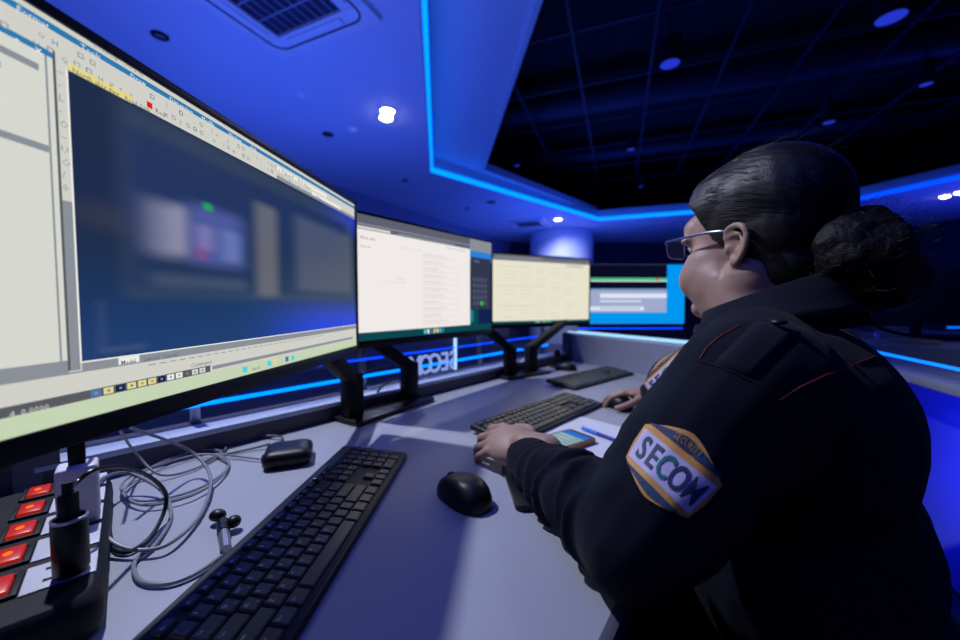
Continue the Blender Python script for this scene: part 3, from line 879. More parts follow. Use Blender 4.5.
def keyboard(label, loc, rz, group):
    t = thing('keyboard', label, 'keyboard', loc, rz, group)
    W_, D_ = .442, .132
    tilt = R(5.5)
    T = Matrix.Translation((0, 0, .010)) @ Matrix.Rotation(tilt, 4, 'X')
    mb = MB().m(M_black); mb.box((0, 0, 0), (W_, D_, .014), bev=.004, M=T, seg=3); mb.build('case', t)
    for sx in (-1, 1):
        mb = MB().m(M_blackm); mb.box((sx * (W_ / 2 - .05), D_ / 2 - .014, .0052), (.03, .01, .0104), bev=.002); mb.build('foot', t)
    rows = [
        (5, .42, [('Esc', 1, 0), *[(f'F{i + 1}', 1, .5 if i % 4 == 0 else 0) for i in range(12)], ('Prt', 1, .25), ('Scr', 1, 0), ('Pau', 1, 0)], True),
        (4, 0, [(c, 1, 0) for c in '`1234567890-='] + [('Bksp', 2, 0), ('Ins', 1, .25), ('Hm', 1, 0), ('PgU', 1, 0), ('Num', 1, .25), ('/', 1, 0), ('*', 1, 0), ('-', 1, 0)], False),
        (3, 0, [('Tab', 1.5, 0)] + [(c, 1, 0) for c in 'QWERTYUIOP[]'] + [('\\', 1.5, 0), ('Del', 1, .25), ('End', 1, 0), ('PgD', 1, 0), ('7', 1, .25), ('8', 1, 0), ('9', 1, 0), ('+', 1, 0)], False),
        (2, 0, [('Caps', 1.75, 0)] + [(c, 1, 0) for c in "ASDFGHJKL;'"] + [('Enter', 2.25, 0), ('4', 1, 3.5), ('5', 1, 0), ('6', 1, 0)], False),
        (1, 0, [('Shift', 2.25, 0)] + [(c, 1, 0) for c in 'ZXCVBNM,./'] + [('Shift', 2.75, 0), ('^', 1, 1.25), ('1', 1, 1.25), ('2', 1, 0), ('3', 1, 0), ('Ent', 1, 0)], False),
        (0, 0, [('Ctrl', 1.25, 0), ('Win', 1.25, 0), ('Alt', 1.25, 0), ('', 6.25, 0), ('Alt', 1.25, 0), ('Win', 1.25, 0), ('Fn', 1.25, 0), ('Ctrl', 1.25, 0), ('<', 1, .25), ('v', 1, 0), ('>', 1, 0), ('0', 2, .25), ('.', 1, 0)], False)]
    x_start = -22.5 * U / 2; y_start = -D_ / 2 + .0085
    count = 0
    for ri, dy, keys, small in rows:
        x = x_start
        for (lg, w, gap) in keys:
            x += gap * U
            d = U * .68 if small else U
            y = y_start + (ri + .5) * U + (.0015 if small else 0) - (.002 if small else 0)
            K = T @ Matrix.Translation((x + w * U / 2, y, .0068))
            o = key_mesh(w * U, d, lg, small).build('space_bar' if w > 6 else 'key', t, smooth=False)
            o.matrix_local = K
            x += w * U
            count += 1
    return t
kb_dir = R(90 - 3.0)
fl = P(348, 441, DZ + .030).to_2d(); fr = P(410, 454, DZ + .014).to_2d()
xd = Vector((math.cos(kb_dir), math.sin(kb_dir)))
kc = (fl + fr) / 2 - xd * .214 + Vector((-.009, 0))
K1 = keyboard('nearest black full size keyboard, in front of the big left screen', (kc.x, kc.y, DZ), kb_dir, 'black keyboards on the desk')
k2a = P(473, 421, DZ + .025).to_2d(); k2b = P(561, 391.6, DZ + .025).to_2d(); k2d = (k2b - k2a).normalized(); k2n = Vector((-k2d.y, k2d.x))
k2c = (k2a + k2b) / 2 - k2n * .070
K2 = dup(K1, (k2c.x, k2c.y, DZ), math.atan2(k2d.y, k2d.x), 'black keyboard lying under the left hand of the seated woman')
k3a = P(543, 378, DZ + .025).to_2d(); k3b = P(605, 365, DZ + .025).to_2d(); k3d = (k3b - k3a).normalized(); k3n = Vector((-k3d.y, k3d.x))
k3c = (k3a + k3b) / 2 - k3n * .075
K3 = dup(K1, (k3c.x, k3c.y, DZ), math.atan2(k3d.y, k3d.x), 'farthest black keyboard, by the grey panel beyond the right hand')

# ================================================================== MICE AND SMALL THINGS
def mouse(label, loc, rz, sc=1.0, group='black computer mice on the desk'):
    t = thing('computer_mouse', label, 'computer mouse', loc, rz, group)
    def half(z): return 0
    L_, W_, H_ = .112 * sc, .066 * sc, .038 * sc
    mb = MB().m(M_black)
    b = bmesh.new(); nu, nv = 28, 14; rings = []
    for j in range(nv + 1):
        a = (PI / 2) * j / nv
        ring = []
        for i in range(nu):
            th = 2 * PI * i / nu
            cx, cy = math.cos(th), math.sin(th)
            ex = .82
            x = math.copysign(abs(cx) ** ex, cx); y = math.copysign(abs(cy) ** ex, cy)
            k = math.cos(a) ** .55 if a < PI / 2 - 1e-6 else 0.0
            wide = 1 - .16 * max(0, cy) ** 1 - .06 * math.exp(-((cy) ** 2) * 8)
            px_ = x * W_ / 2 * wide * k; py_ = y * L_ / 2 * k
            z = H_ * math.sin(a) ** .9 * (1 - .22 * (py_ / (L_ / 2) + .15) ** 2 - .12 * py_ / (L_ / 2)) + .001
            ring.append(b.verts.new((px_, py_, z)))
        rings.append(ring)
    for a_, c_ in zip(rings[:-1], rings[1:]):
        for i in range(nu): b.faces.new((a_[i], a_[(i + 1) % nu], c_[(i + 1) % nu], c_[i]))
    b.faces.new(rings[0][::-1])
    bmesh.ops.remove_doubles(b, verts=b.verts, dist=1e-5)
    bmesh.ops.recalc_face_normals(b, faces=b.faces)
    mb.add(b); mb.build('shell', t, angle=60)
    mb = MB().m(M_blackm)
    b = bmesh.new(); bmesh.ops.create_cone(b, cap_ends=True, segments=20, radius1=.010 * sc, radius2=.010 * sc, depth=.006 * sc)
    mb.add(b, Matrix.Translation((0, L_ * .27, H_ * .60)) @ Matrix.Rotation(PI / 2, 4, 'Y')); mb.build('scroll_wheel', t)
    return t
mp = P(463, 499, DZ)
mouse('black mouse in the middle of the pale desk, right of the nearest keyboard', (mp.x, mp.y, DZ), R(40))
mp2 = P(617, 407, DZ)
mouse_r = mouse('black mouse held under the right hand of the seated woman', (mp2.x, mp2.y, DZ), R(24), .95)
mp3 = P(566, 370, DZ)
mouse('small black mouse beside the stand of the third screen', (mp3.x, mp3.y, DZ), R(60), .9)

# small desk microphone beside it
q = P(556, 367, DZ)
t = thing('desk_microphone', 'small dark upright microphone behind the far mouse', 'microphone', (q.x, q.y, DZ), 0)
mb = MB().m(M_blackm); mb.lathe([(.030, 0), (.030, .006), (.012, .012)], 20); mb.build('base', t)
mb = MB().m(M_blackm); mb.tube([(0, 0, .01), (.0, 0, .03), (.004, 0, .05)], .005); mb.build('stem', t)
mb = MB().m(M_black); mb.ellipsoid((.006, 0, .065), (.017, .015, .021)); mb.build('head', t)

# black hub box
q = P(289, 461, DZ)
t = thing('hub_box', 'rounded black square hub box on the desk behind the nearest keyboard', 'hub', (q.x, q.y, DZ), R(22))
mb = MB().m(M_black); 
b = bmesh.new(); rg = []
for (w, z) in ((.074, .002), (.084, .007), (.086, .017), (.080, .026), (.066, .0305), (.03, .032)):
    rg.append([b.verts.new((x, y, z)) for x, y in rrect(w, w * .95, w * .16)])
for a_, c_ in zip(rg[:-1], rg[1:]):
    n = len(a_)
    for i in range(n): b.faces.new((a_[i], a_[(i + 1) % n], c_[(i + 1) % n], c_[i]))
b.faces.new(rg[0][::-1]); b.faces.new(rg[-1]); bmesh.ops.recalc_face_normals(b, faces=b.faces)
mb.add(b); mb.build('shell', t, angle=60)
mb = MB().m(M_blackm); mb.box((-.044, 0, .012), (.006, .02, .009), bev=.001); mb.build('port', t)

# ---- cables (surveyed paths)
def path(pts): return [P(x, y, DZ + z) for x, y, z in pts]
mb = MB().m(M_cablegrey)
mb.tube(path([(131, 428, .12), (187, 449, .05), (210, 475, .018), (202, 512, .006), (172, 542, .010), (139, 550, .010), (109, 539, .02), (92, 509, .045), (99, 481, .05), (127, 473, .035), (161, 490, .014), (171, 516, .004), (154, 546, .004), (135, 561, .004), (139, 580, .004), (165, 584, .004), (195, 574, .004), (222, 556, .004)]), .0025, n=10)
tag(mb.build('grey_cable'), 'pale grey cable looping beside the power strip and under the nearest keyboard', 'cable')
mb = MB().m(M_cablegrey)
mb.tube(path([(120, 430, .12), (135, 452, .05), (161, 475, .01), (199, 467, .004), (222, 452, .004), (195, 451, .008), (150, 468, .010), (124, 491, .008), (146, 501, .004), (195, 490, .004), (225, 471, .004), (226, 458, .004), (196, 455, .008), (140, 472, .011), (121, 488, .012), (142, 505, .008), (188, 497, .008), (218, 480, .007), (229, 464, .006), (219, 455, .006), (259, 459, .006)]), .0020, n=10)
tag(mb.build('coiled_cable'), 'thin grey cable coiled in flat rings left of the black hub box', 'cable')
mb = MB().m(M_cabledk)
mb.tube(path([(205, 462, .004), (226, 449, .004), (218, 443, .004), (240, 437, .006), (277, 436, .008), (283, 440, .012)]), .0026, n=10)
mb.tube(path([(214, 456, .004), (236, 452, .004), (258, 447, .006), (270, 444, .010)]), .0024, n=10)
tag(mb.build('dark_cable'), 'short dark cable running from the black hub box toward the rail', 'cable')
# barrel adapter lying behind the keyboard
q0 = P(222, 518, DZ + .008); q1 = P(226, 550, DZ + .008)
t = thing('clip_adapter', 'tiny black clip with grey barrel lying against the nearest keyboard', 'adapter', (q1.x, q1.y, DZ))
mb = MB().m(M_alu); d = q0 - q1; v0 = Vector((0, 0, .008))
mb.tube([v0, v0 + d * .5], .0065, n=14, smooth=False); mb.build('barrel', t)
mb = MB().m(M_black); mb.tube([v0 + d * .5, v0 + d * .85], .0075, n=12, smooth=False); mb.ellipsoid(v0 + d * .72 + Vector((.012, .004, .004)), (.009, .009, .008)); mb.ellipsoid(v0 + d * 1.0 + Vector((-.006, 0, .004)), (.011, .009, .008)); mb.build('clip', t)

# ---- power strip
z_t = DZ + .042
r0 = P(101, 587, z_t).to_2d(); r1 = P(111, 474, z_t).to_2d()
sd = (r1 - r0).normalized(); 
rz_s = math.atan2(sd.y, sd.x); sn = Vector((-sd.y, sd.x))
Ls, Ws = .345, .125
sc_ = r0 - sd * .012 + sd * (Ls / 2) + sn * (Ws / 2)
t = thing('power_strip', 'black power strip with glowing red switches at the lower left', 'power strip', (sc_.x, sc_.y, DZ), rz_s)
mb = MB().m(M_blackm); b = bmesh.new(); rg = []
for (dx, z) in ((0, .003), (.004, .014), (.002, .030), (-.004, .038), (-.012, .042)):
    rg.append([b.verts.new((x, y, z)) for x, y in rrect(Ls + dx, Ws + dx, .022)])
for a_, c_ in zip(rg[:-1], rg[1:]):
    n = len(a_)
    for i in range(n): b.faces.new((a_[i], a_[(i + 1) % n], c_[(i + 1) % n], c_[i]))
b.faces.new(rg[0][::-1]); b.faces.new(rg[-1]); bmesh.ops.recalc_face_normals(b, faces=b.faces); mb.add(b); mb.build('casing', t)
sw0 = P(4, 590, z_t); sw4 = P(33, 495, z_t)
Mi = (Matrix.Translation((sc_.x, sc_.y, DZ)) @ Matrix.Rotation(rz_s, 4, 'Z')).inverted()
a_ = Mi @ sw0; c_ = Mi @ sw4
pitch = (c_.x - a_.x) / 4; ysw = (a_.y + c_.y) / 2
for k in range(-0, 5):
    x = a_.x + pitch * k
    mb = MB().m(M_blackm)
    for (ox, oy, w, d) in ((0, .0135, .044, .005), (0, -.0135, .044, .005), (.0195, 0, .005, .026), (-.0195, 0, .005, .026)):
        mb.box((x + ox, ysw + oy, .0435), (w, d, .004), bev=.001)
    fr_ = mb.build('switch_frame', t)
    mb = MB().m(M_red); mb.box((x, ysw, .0455), (.032, .020, .006), bev=.0015)
    mb.m(M_redhot); mb.ellipsoid((x + .001, ysw + .001, .0480), (.0055, .004, .0012))
    mb.build('rocker', fr_)
    mb = MB().m(M_socket); mb.box((x, ysw - .042, .0425), (.050, .050, .0025), bev=.001)
    so = mb.build('socket_plate', t)
    mb = MB().m(M_cableblk)
    for (hx, hy, w, d) in ((0, -.012, .006, .004), (-.011, .008, .004, .007), (.011, .008, .004, .007)): mb.box((x + hx, ysw - .042 + hy, .0440), (w, d, .0006))
    mb.build('socket_holes', so)
# chargers
q = P(72, 574, z_t)
t = thing('round_charger', 'black round charger plugged into the front of the power strip', 'charger', (q.x, q.y, z_t + .003))
mb = MB().m(M_black); mb.lathe([(.0118, 0), (.0132, .004), (.0132, .048), (.0128, .054), (.0112, .054), (.0108, .046)], 32); mb.build('body', t)
mb = MB().m(M_alu); mb.lathe([(.0131, .0525), (.0133, .0550), (.0120, .0556), (.0112, .0525)], 32, cap=False); mb.build('rim', t)
top = Vector((q.x, q.y, z_t + .051))
t = thing('charging_cable', 'thick black cable arching out of the round black charger', 'cable', (top.x, top.y, top.z))
mb = MB().m(M_blackm); mb.box((0, 0, .014), (.010, .013, .034), bev=.002); mb.tube([(0, 0, .03), (0, 0, .042)], .0042); mb.build('plug', t)
mb = MB().m(M_cableblk)
pts = [top + Vector((0, 0, .035))] + [PY(x, y, Y) for x, y, Y in ((75, 484, .40), (94, 470, .42), (124, 467, .46), (150, 477, .50), (165, 492, .52), (165, 509, .515), (154, 535, .485), (139, 552, .455), (124, 558, .445), (112, 546, .46), (108, 520, .53))]
for p_ in pts: p_.z = max(p_.z, DZ + .004)
mb.tube([p_ - top for p_ in pts], .0026, n=10); mb.build('cord', t)
q = P(80, 520, z_t)
t = thing('white_charger', 'white square charger block standing in the middle of the power strip', 'charger', (q.x, q.y, z_t + .003), rz_s)
mb = MB().m(M_white); mb.box((0, 0, .034), (.034, .036, .068), bev=.004, seg=3); mb.build('body', t)
mb = MB().m(M_cableblk); mb.box((0, 0, .0683), (.006, .013, .0008)); mb.build('port', t)
t = thing('charging_cable', 'black straight plug and cable rising from the white charger block', 'cable', (q.x, q.y, z_t + .072))
mb = MB().m(M_blackm); mb.box((0, 0, .012), (.010, .015, .026), rz=rz_s, bev=.002); mb.build('plug', t)
mb = MB().m(M_cableblk); mb.tube([(0, 0, .02), (-.002, .01, .05), (-.03, .05, .10), (-.08, .10, .12)], .0028); mb.build('cord', t)

# ---- papers, phones, pen
pc = P(577, 416, DZ).to_2d(); pe = P(622, 428, DZ).to_2d(); pd = (pe - pc).normalized(); pq = Vector((-pd.y, pd.x))
if pq.y > 0: pq = -pq
def sheet(name, label, c0_, rot, z):
    e_a = Vector((math.cos(rot), math.sin(rot)))
    mb = MB().m(M_paper)
    Mx_ = Matrix.Rotation(rot, 4, 'Z')
    b = bmesh.new(); nx, ny = 8, 10
    g = [[b.verts.new((i / nx * .21, -j / ny * .297, .0006 + .0008 * math.sin(i * .9) * math.sin(j * .7 + z * 999) ** 2)) for i in range(nx + 1)] for j in range(ny + 1)]
    for j in range(ny):
        for i in range(nx): b.faces.new((g[j][i], g[j + 1][i], g[j + 1][i + 1], g[j][i + 1]))
    mb.add(b); o = mb.build(name, loc=(c0_.x, c0_.y, z), rz=rot); tag(o, label, 'paper', 'paper sheets beside the woman')
rot = math.atan2(pd.y, pd.x)
sheet('paper_sheet', 'white paper sheet under the orange cased phone and pen', pc, rot, DZ + .0012)
sheet('paper_sheet', 'white paper sheet lower in the stack, near the sleeve', pc + pq * .04 + pd * .02, rot - R(5), DZ + .0002)
ph_a = P(570, 428.5, DZ + .012).to_2d(); ph_b = P(597, 438.5, DZ + .012).to_2d(); ph_d = (ph_b - ph_a).normalized(); ph_q = Vector((ph_d.y, -ph_d.x))
if ph_q.y > 0: ph_q = -ph_q
phc = (ph_a + ph_b) / 2 + ph_q * .078
t = thing('smartphone', 'phone in orange edged case lying lit on the white paper', 'phone', (phc.x, phc.y, DZ + .0025), math.atan2(ph_d.y, ph_d.x))
def rr_prism(mb, w, d, r, z0, z1, off=(0, 0)): mb.prism([(x + off[0], y + off[1]) for x, y in rrect(w, d, r)], z0, z1, bev=.0008)
mb = MB().m(M_orange); rr_prism(mb, .081, .158, .011, 0, .0095); mb.build('case', t)
mb = MB().m(M_black); rr_prism(mb, .0745, .1515, .009, .009, .0102); mb.build('glass_face', t)
ph_s = emis('phone_display', s2l(128, 160, 172), 1.0); ph_b2 = emis('phone_display_blue', s2l(40, 110, 200), 1.0); ph_l = emis('phone_display_line', s2l(170, 188, 190), 1.0)
mb = MB().m(ph_s); mb.box((0, -.003, .0104), (.067, .132, .0003)); mb.m(ph_b2); mb.box((0, .055, .0106), (.067, .022, .0003)); mb.m(ph_l)
for i in range(6): mb.box((-.01 + (i % 2) * .004, .035 - i * .016, .0106), (.04, .004, .0002))
mb.build('display', t, smooth=False)
q = P(516, 484, DZ).to_2d()
t = thing('smartphone', 'black phone lying face down under the left forearm', 'phone', (q.x + .022, q.y - .01, DZ + .0008), R(5))
mb = MB().m(M_black); rr_prism(mb, .074, .15, .010, 0, .0085); mb.build('body', t)
mb = MB().m(M_metal); mb.box((-.0372, 0, .0043), (.0008, .11, .002)); mb.build('edge_trim', t)
pa = P(582.6, 428, DZ + .007); pb = P(618, 441, DZ + .007)
t = thing('ballpoint_pen', 'blue ballpoint pen on white paper near the phone', 'pen', (pa.x, pa.y, DZ + .003))
d = (pb - pa); d.z = 0; v0 = Vector((0, 0, .0042))
mb = MB().m(M_penc); mb.tube([v0, v0 + d * .45], .0042, n=12, smooth=False); mb.build('cap', t)
mb = MB().m(M_penb); mb.tube([v0 + d * .45, v0 + d * 1.05, v0 + d * 1.35], .0037, n=12, smooth=False); mb.build('barrel', t)

# ================================================================== THE SEATED WOMAN
M_skin = mat('skin', (.33, .20, .155), .50, bump=.05, bscale=260, var=.06, vscale=14, spec=.4)
M_skin.node_tree.nodes['Principled BSDF'].inputs['Subsurface Weight'].default_value = .08
M_skin.node_tree.nodes['Principled BSDF'].inputs['Subsurface Radius'].default_value = (.01, .004, .002)
M_cloth = mat('navy_uniform_cloth', (.0042, .0056, .0135), .9, bump=.35, bscale=900, var=.12, vscale=20, sheen=.03, spec=.12)
M_cloth2 = mat('navy_uniform_cloth_panel', (.0052, .0068, .0160), .9, bump=.3, bscale=900, spec=.15, sheen=.04)
M_trs = mat('black_trousers', (.003, .003, .005), .95, spec=.1)
M_shoe = mat('black_leather', (.01, .01, .01), .35)
M_piping = mat('red_piping', (.13, .004, .010), .7)
M_hair = mat('black_hair', (.003, .0026, .0034), .45, bump=.35, bscale=60, spec=.35, stretch=(30, 1.2, 1.2))
M_strand = mat('black_hair_strand', (.003, .0027, .0034), .5, spec=.2)
M_gold = mat('patch_orange_thread', (.62, .30, .07), .6, bump=.4, bscale=900)
M_pnavy = mat('patch_navy', (.012, .022, .09), .6, bump=.4, bscale=900)
M_pteal = mat('patch_teal', (.01, .06, .13), .6, bump=.4, bscale=900)
M_pwhite = mat('patch_lavender_white', (.50, .47, .72), .6, bump=.3, bscale=900)
M_ptext = mat('patch_letter_navy', (.02, .03, .10), .6)
M_ptext2 = mat('patch_letter_teal', (.01, .14, .16), .6)
M_goldtxt = mat('patch_small_text', (.34, .22, .05), .6)
M_eyew = mat('eye_white', (.6, .58, .56), .2); M_iris = mat('eye_dark', (.02, .012, .01), .15)
M_lip = mat('lips', (.42, .17, .15), .4)
M_frame = mat('spectacle_frame_metal', (.22, .26, .42), .2, .9)
M_temple = mat('spectacle_temple_blue', (.05, .09, .25), .25)

def remeshed(mb, voxel, smooth=6, fac=.5, name='m', mats=(), disp=None, parent=None):
    o = mb.build('tmp_' + name)
    md = o.modifiers.new('r', 'REMESH'); md.mode = 'VOXEL'; md.voxel_size = voxel; md.use_smooth_shade = True
    if smooth:
        ms = o.modifiers.new('s', 'SMOOTH'); ms.iterations = smooth; ms.factor = fac
    dg = bpy.context.evaluated_depsgraph_get()
    me = bpy.data.meshes.new_from_object(o.evaluated_get(dg))
    old = o.data; bpy.data.objects.remove(o); bpy.data.meshes.remove(old)
    me.name = name; me.materials.clear()
    for m_ in mats: me.materials.append(m_)
    me.polygons.foreach_set('use_smooth', [True] * len(me.polygons))
    if disp:
        nn = [v.normal.copy() for v in me.vertices]
        for v, n_ in zip(me.vertices, nn): v.co = v.co + disp(v.co, n_)
    r = bpy.data.objects.new(name, me); COL.objects.link(r)
    if parent: r.parent = parent
    return r
def bvh_of(o):
    return BVHTree.FromPolygons([v.co for v in o.data.vertices], [tuple(p.vertices) for p in o.data.polygons])

tf = Vector((-.77, .64, 0)).normalized(); tr = Vector((.64, .77, 0)).normalized(); Z = Vector((0, 0, 1))
def frame(a, b_, c): # matrix with columns
    m = Matrix.Identity(4)
    for i, v in enumerate((a, b_, c)): m.col[i] = (*v, 0)
    return m
TF = frame(tr, tf, Z)

# joints
SH_L = Vector((.296, .405, .965)); EL_L = Vector((.163, .385, .814)); WR_L = Vector((.094, .628, .786))
SH_R = Vector((.520, .70, .975)); EL_R = Vector((.472, .885, .872)); WR_R = Vector((.500, 1.050, .797))
HIP = Vector((.475, .50, .56))
# head frame
az = R(-23); hp = R(-6)
hf = Vector((math.sin(az) * math.cos(hp), math.cos(az) * math.cos(hp), math.sin(hp)))
hr = Vector((math.cos(az), -math.sin(az), 0)); hu = hr.cross(hf).normalized()
HC = Vector((.447, .612, 1.152))
HF = Matrix.Translation(HC) @ frame(hr, hf, hu)   # local x right, y forward, z up
def H(x, y, z): return HF @ Vector((x, y, z))
HR = frame(hr, hf, hu)

woman = thing('person', 'seated woman in dark navy security jacket with black hair tied in a bun', 'person', (HIP.x, HIP.y, 0))
WB = Matrix.Translation((-HIP.x, -HIP.y, 0))
def attach(o, parent=woman):
    o.parent = parent
    if parent is woman: o.matrix_local = WB
    return o

# ---------------- body (skin): head, neck, core, arms and hands as one surface
bd_ = MB().m(M_skin)
def E(mb, c, rad, M=HR): mb.ellipsoid(c, rad, M)
E(bd_, H(0, -.012, .038), (.078, .098, .088))      # skull
E(bd_, H(0, .022, -.015), (.070, .076, .088))      # face mass
E(bd_, H(0, .040, -.072), (.050, .050, .040))      # jaw
E(bd_, H(0, .088, -.092), (.030, .024, .021)); E(bd_, H(0, .098, -.066), (.028, .016, .014)); E(bd_, H(0, .074, -.074), (.036, .026, .030))      # chin
E(bd_, H(0, .030, -.100), (.046, .048, .026)); E(bd_, H(0, .052, -.104), (.044, .038, .026))      # soft under chin
for s_ in (-1, 1):
    E(bd_, H(.046 * s_, .058, -.044), (.036, .040, .042)); E(bd_, H(.050 * s_, .050, -.020), (.026, .036, .030))   # cheeks
    E(bd_, H(.050 * s_, .018, -.070), (.034, .046, .038)); E(bd_, H(.034 * s_, .030, -.098), (.030, .040, .026))   # jaw corner
    E(bd_, H(.030 * s_, .083, .028), (.028, .016, .010))    # brow
E(bd_, H(0, .080, .045), (.050, .024, .036))       # forehead
bd_.capsule(H(0, .092, .012), H(0, .112, -.026), .008, .012)
E(bd_, H(0, .106, -.030), (.018, .013, .010))      # nose
E(bd_, H(0, .092, -.056), (.026, .016, .016))      # mouth mound
E(bd_, H(0, .101, -.060), (.019, .008, .005)); E(bd_, H(0, .100, -.068), (.017, .008, .0055))
# ear (outer rim, lobe, tragus) on each side
for s_ in (-1, 1):
    ex = .078 * s_
    def Q(y, z, o_=0): return H(ex + s_ * (.005 + o_ * .9), y * 1.05 - .018, z * .84 - .014)
    rim = [(.010, .020, -.002), (.006, .034, .002), (-.008, .040, .007), (-.022, .033, .012), (-.027, .016, .014), (-.023, -.002, .012), (-.014, -.016, .007), (-.004, -.025, .003), (.004, -.020, .0)]
    bd_.tube([Q(*p) for p in rim], [.0045, .0048, .005, .005, .005, .0048, .0048, .0062, .004], n=8, sub=4)
    E(bd_, Q(-.002, -.022, .002), (.0055, .008, .009))
    bd_.tube([Q(.004, .022, .002), Q(-.010, .026, .005), Q(-.017, .014, .007), (Q(-.014, .0, .006)), Q(-.006, -.008, .004)], .0034, n=8, sub=4)
    E(bd_, Q(.008, .002, .001), (.004, .0045, .007))
    E(bd_, H(ex + s_ * .001, -.018, -.008), (.006, .015, .022))
# neck
bd_.capsule(H(0, -.030, -.03), Vector((.435, .565, 1.00)), .060, .062)
bd_.capsule(H(0, .022, -.090), Vector((.425, .575, 1.03)), .056, .058)
for s_ in (-1, 1): E(bd_, H(.046 * s_, .036, -.058), (.038, .048, .050)); bd_.capsule(H(.044 * s_, .034, -.090), H(.046 * s_, -.02, -.060), .034, .042)
for s_ in (-1, 1): bd_.capsule(H(.050 * s_, .020, -.062), Vector((.43, .57, 1.03)) + hr * .015 * s_, .036, .050)
# core
bd_.ellipsoid((.425, .565, .91), (.14, .08, .12), TF)
bd_.ellipsoid((.44, .54, .80), (.165, .12, .18), TF)
bd_.ellipsoid((HIP.x, HIP.y, .58), (.18, .14, .12), TF)
for a_, b_, c_ in ((SH_L, EL_L, WR_L), (SH_R, EL_R, WR_R)):
    bd_.capsule(Vector((.425, .565, .95)), a_, .045, .042)
    bd_.capsule(a_, b_, .050, .042); bd_.capsule(b_, c_, .040, .028)

def hand(mb, wr, fdir, up, side, curls, spread=1.0, scale=1.0):
    """palm and five fingers; fdir points to the knuckles, up is the back of the hand, side=+1 puts the thumb on +x"""
    y = fdir.normalized(); z = (up - y * up.dot(y)).normalized(); x = y.cross(z) * side
    def T(a, b_, c): return wr + (x * a + y * b_ + z * c) * scale
    F = frame(x * side, y, z)
    mb.capsule(T(0, -.03, 0), T(0, .012, 0), .026 * scale, .025 * scale)
    mb.ellipsoid(T(0, .045, .002), (.039 * scale, .048 * scale, .0165 * scale), F)
    mb.ellipsoid(T(.018, .030, -.006), (.018 * scale, .034 * scale, .016 * scale), F)
    mb.ellipsoid(T(-.024, .035, -.004), (.014 * scale, .036 * scale, .015 * scale), F)
    tips = []
    bases = [(.029, .078), (.010, .084), (-.010, .081), (-.028, .072)]
    lens = [(.040, .024, .020), (.044, .028, .021), (.041, .026, .020), (.032, .020, .018)]
    rads = [.0092, .0095, .0090, .0080]
    for i in range(4):
        bx, by = bases[i]; ang = 0; p = Vector((bx, by, .003))
        side_a = (.10, .02, -.06, -.14)[i] * spread
        mb.capsule(T(bx * .6, .04, .002), T(bx, by, .003), .011 * scale, rads[i] * 1.12 * scale)
        r_ = rads[i]
        for k, L in enumerate(lens[i]):
            ang += curls[i][k]
            d = Vector((math.sin(side_a) * math.cos(ang), math.cos(side_a) * math.cos(ang), -math.sin(ang)))
            q = p + d * L
            mb.capsule(T(*p), T(*q), r_ * scale, r_ * .90 * scale, n=12, k=4); r_ *= .90; p = q
        tips.append((T(*p), (x * d.x + y * d.y + z * d.z), z))
    # thumb leaves the side of the palm near its base
    p = Vector((.024, .018, -.006)); d1 = Vector((.70, .62, -.34)).normalized(); d2 = Vector((.42, .84, -.34)).normalized(); d3 = Vector((.20, .93, -.30)).normalized()
    r_ = .0125
    for L, d in ((.040, d1), (.032, d2), (.025, d3)):
        q = p + d * L; mb.capsule(T(*p), T(*q), r_ * scale, r_ * .88 * scale, n=12, k=4); r_ *= .88; p = q
    tips.append((T(*p), (x * d.x + y * d.y + z * d.z), z))
    return tips
cur = [(R(18), R(30), R(18)), (R(20), R(34), R(20)), (R(24), R(36), R(20)), (R(26), R(36), R(20))]
hdL = Vector((-.078, .075, -.012)).normalized()
WH_L = Vector((.090, .650, .804))
tipsL = hand(bd_, WH_L, hdL, Vector((-.15, -.60, 1)), 1, cur, 1.0, 1.10)
hdR = Vector((-.095, .060, -.010)).normalized()
WH_R = Vector((.492, 1.060, .800))
curR = [(R(20), R(26), R(16)), (R(18), R(26), R(16)), (R(22), R(30), R(18)), (R(26), R(34), R(18))]
tipsR = hand(bd_, WH_R, hdR, Vector((0, .05, 1)), -1, curR, 1.0, .90)
body = remeshed(bd_, .0030, 3, .5, 'body', (M_skin,))
# soften cheeks, jaw and neck
_b = bmesh.new(); _b.from_mesh(body.data)
_HI = HF.inverted(); sel = []
for v in _b.verts:
    l = _HI @ v.co
    if -.20 < l.z < .09 and abs(l.x) < .12 and l.y < .093 and not (l.z < -.040 and l.y > .072) and (l.y > .014 or (l.z < -.052 and l.y > -.12)): sel.append(v)
for _ in range(34): bmesh.ops.smooth_vert(_b, verts=sel, factor=.5, use_axis_x=True, use_axis_y=True, use_axis_z=True)
_b.to_mesh(body.data); _b.free()
body = attach(body)

# eyes, brows, lips, nails, ring
for s_ in (-1, 1):
    mb = MB().m(M_eyew); E(mb, H(.031 * s_, .0800, .016), (.0125, .0115, .0115)); mb.m(M_iris); E(mb, H(.031 * s_, .0870, .015), (.0055, .005, .0055))
    attach(mb.build('eye'))
    mb = MB().m(M_hair); mb.tube([H(.014 * s_, .098, .030), H(.032 * s_, .096, .035), H(.052 * s_, .080, .028)], [.002, .0028, .001], n=6); attach(mb.build('eyebrow'))
mb = MB().m(M_lip); mb.tube([H(-.020, .098, -.063), H(-.008, .1085, -.060), H(0, .1095, -.062), H(.008, .1085, -.060), H(.020, .098, -.063)], [.001, .0032, .003, .0032, .001], n=6)
mb.tube([H(-.018, .098, -.066), H(0, .107, -.069), H(.018, .098, -.066)], [.001, .0040, .001], n=6); attach(mb.build('lips'))
M_nail = mat('fingernail', (.62, .42, .38), .25)
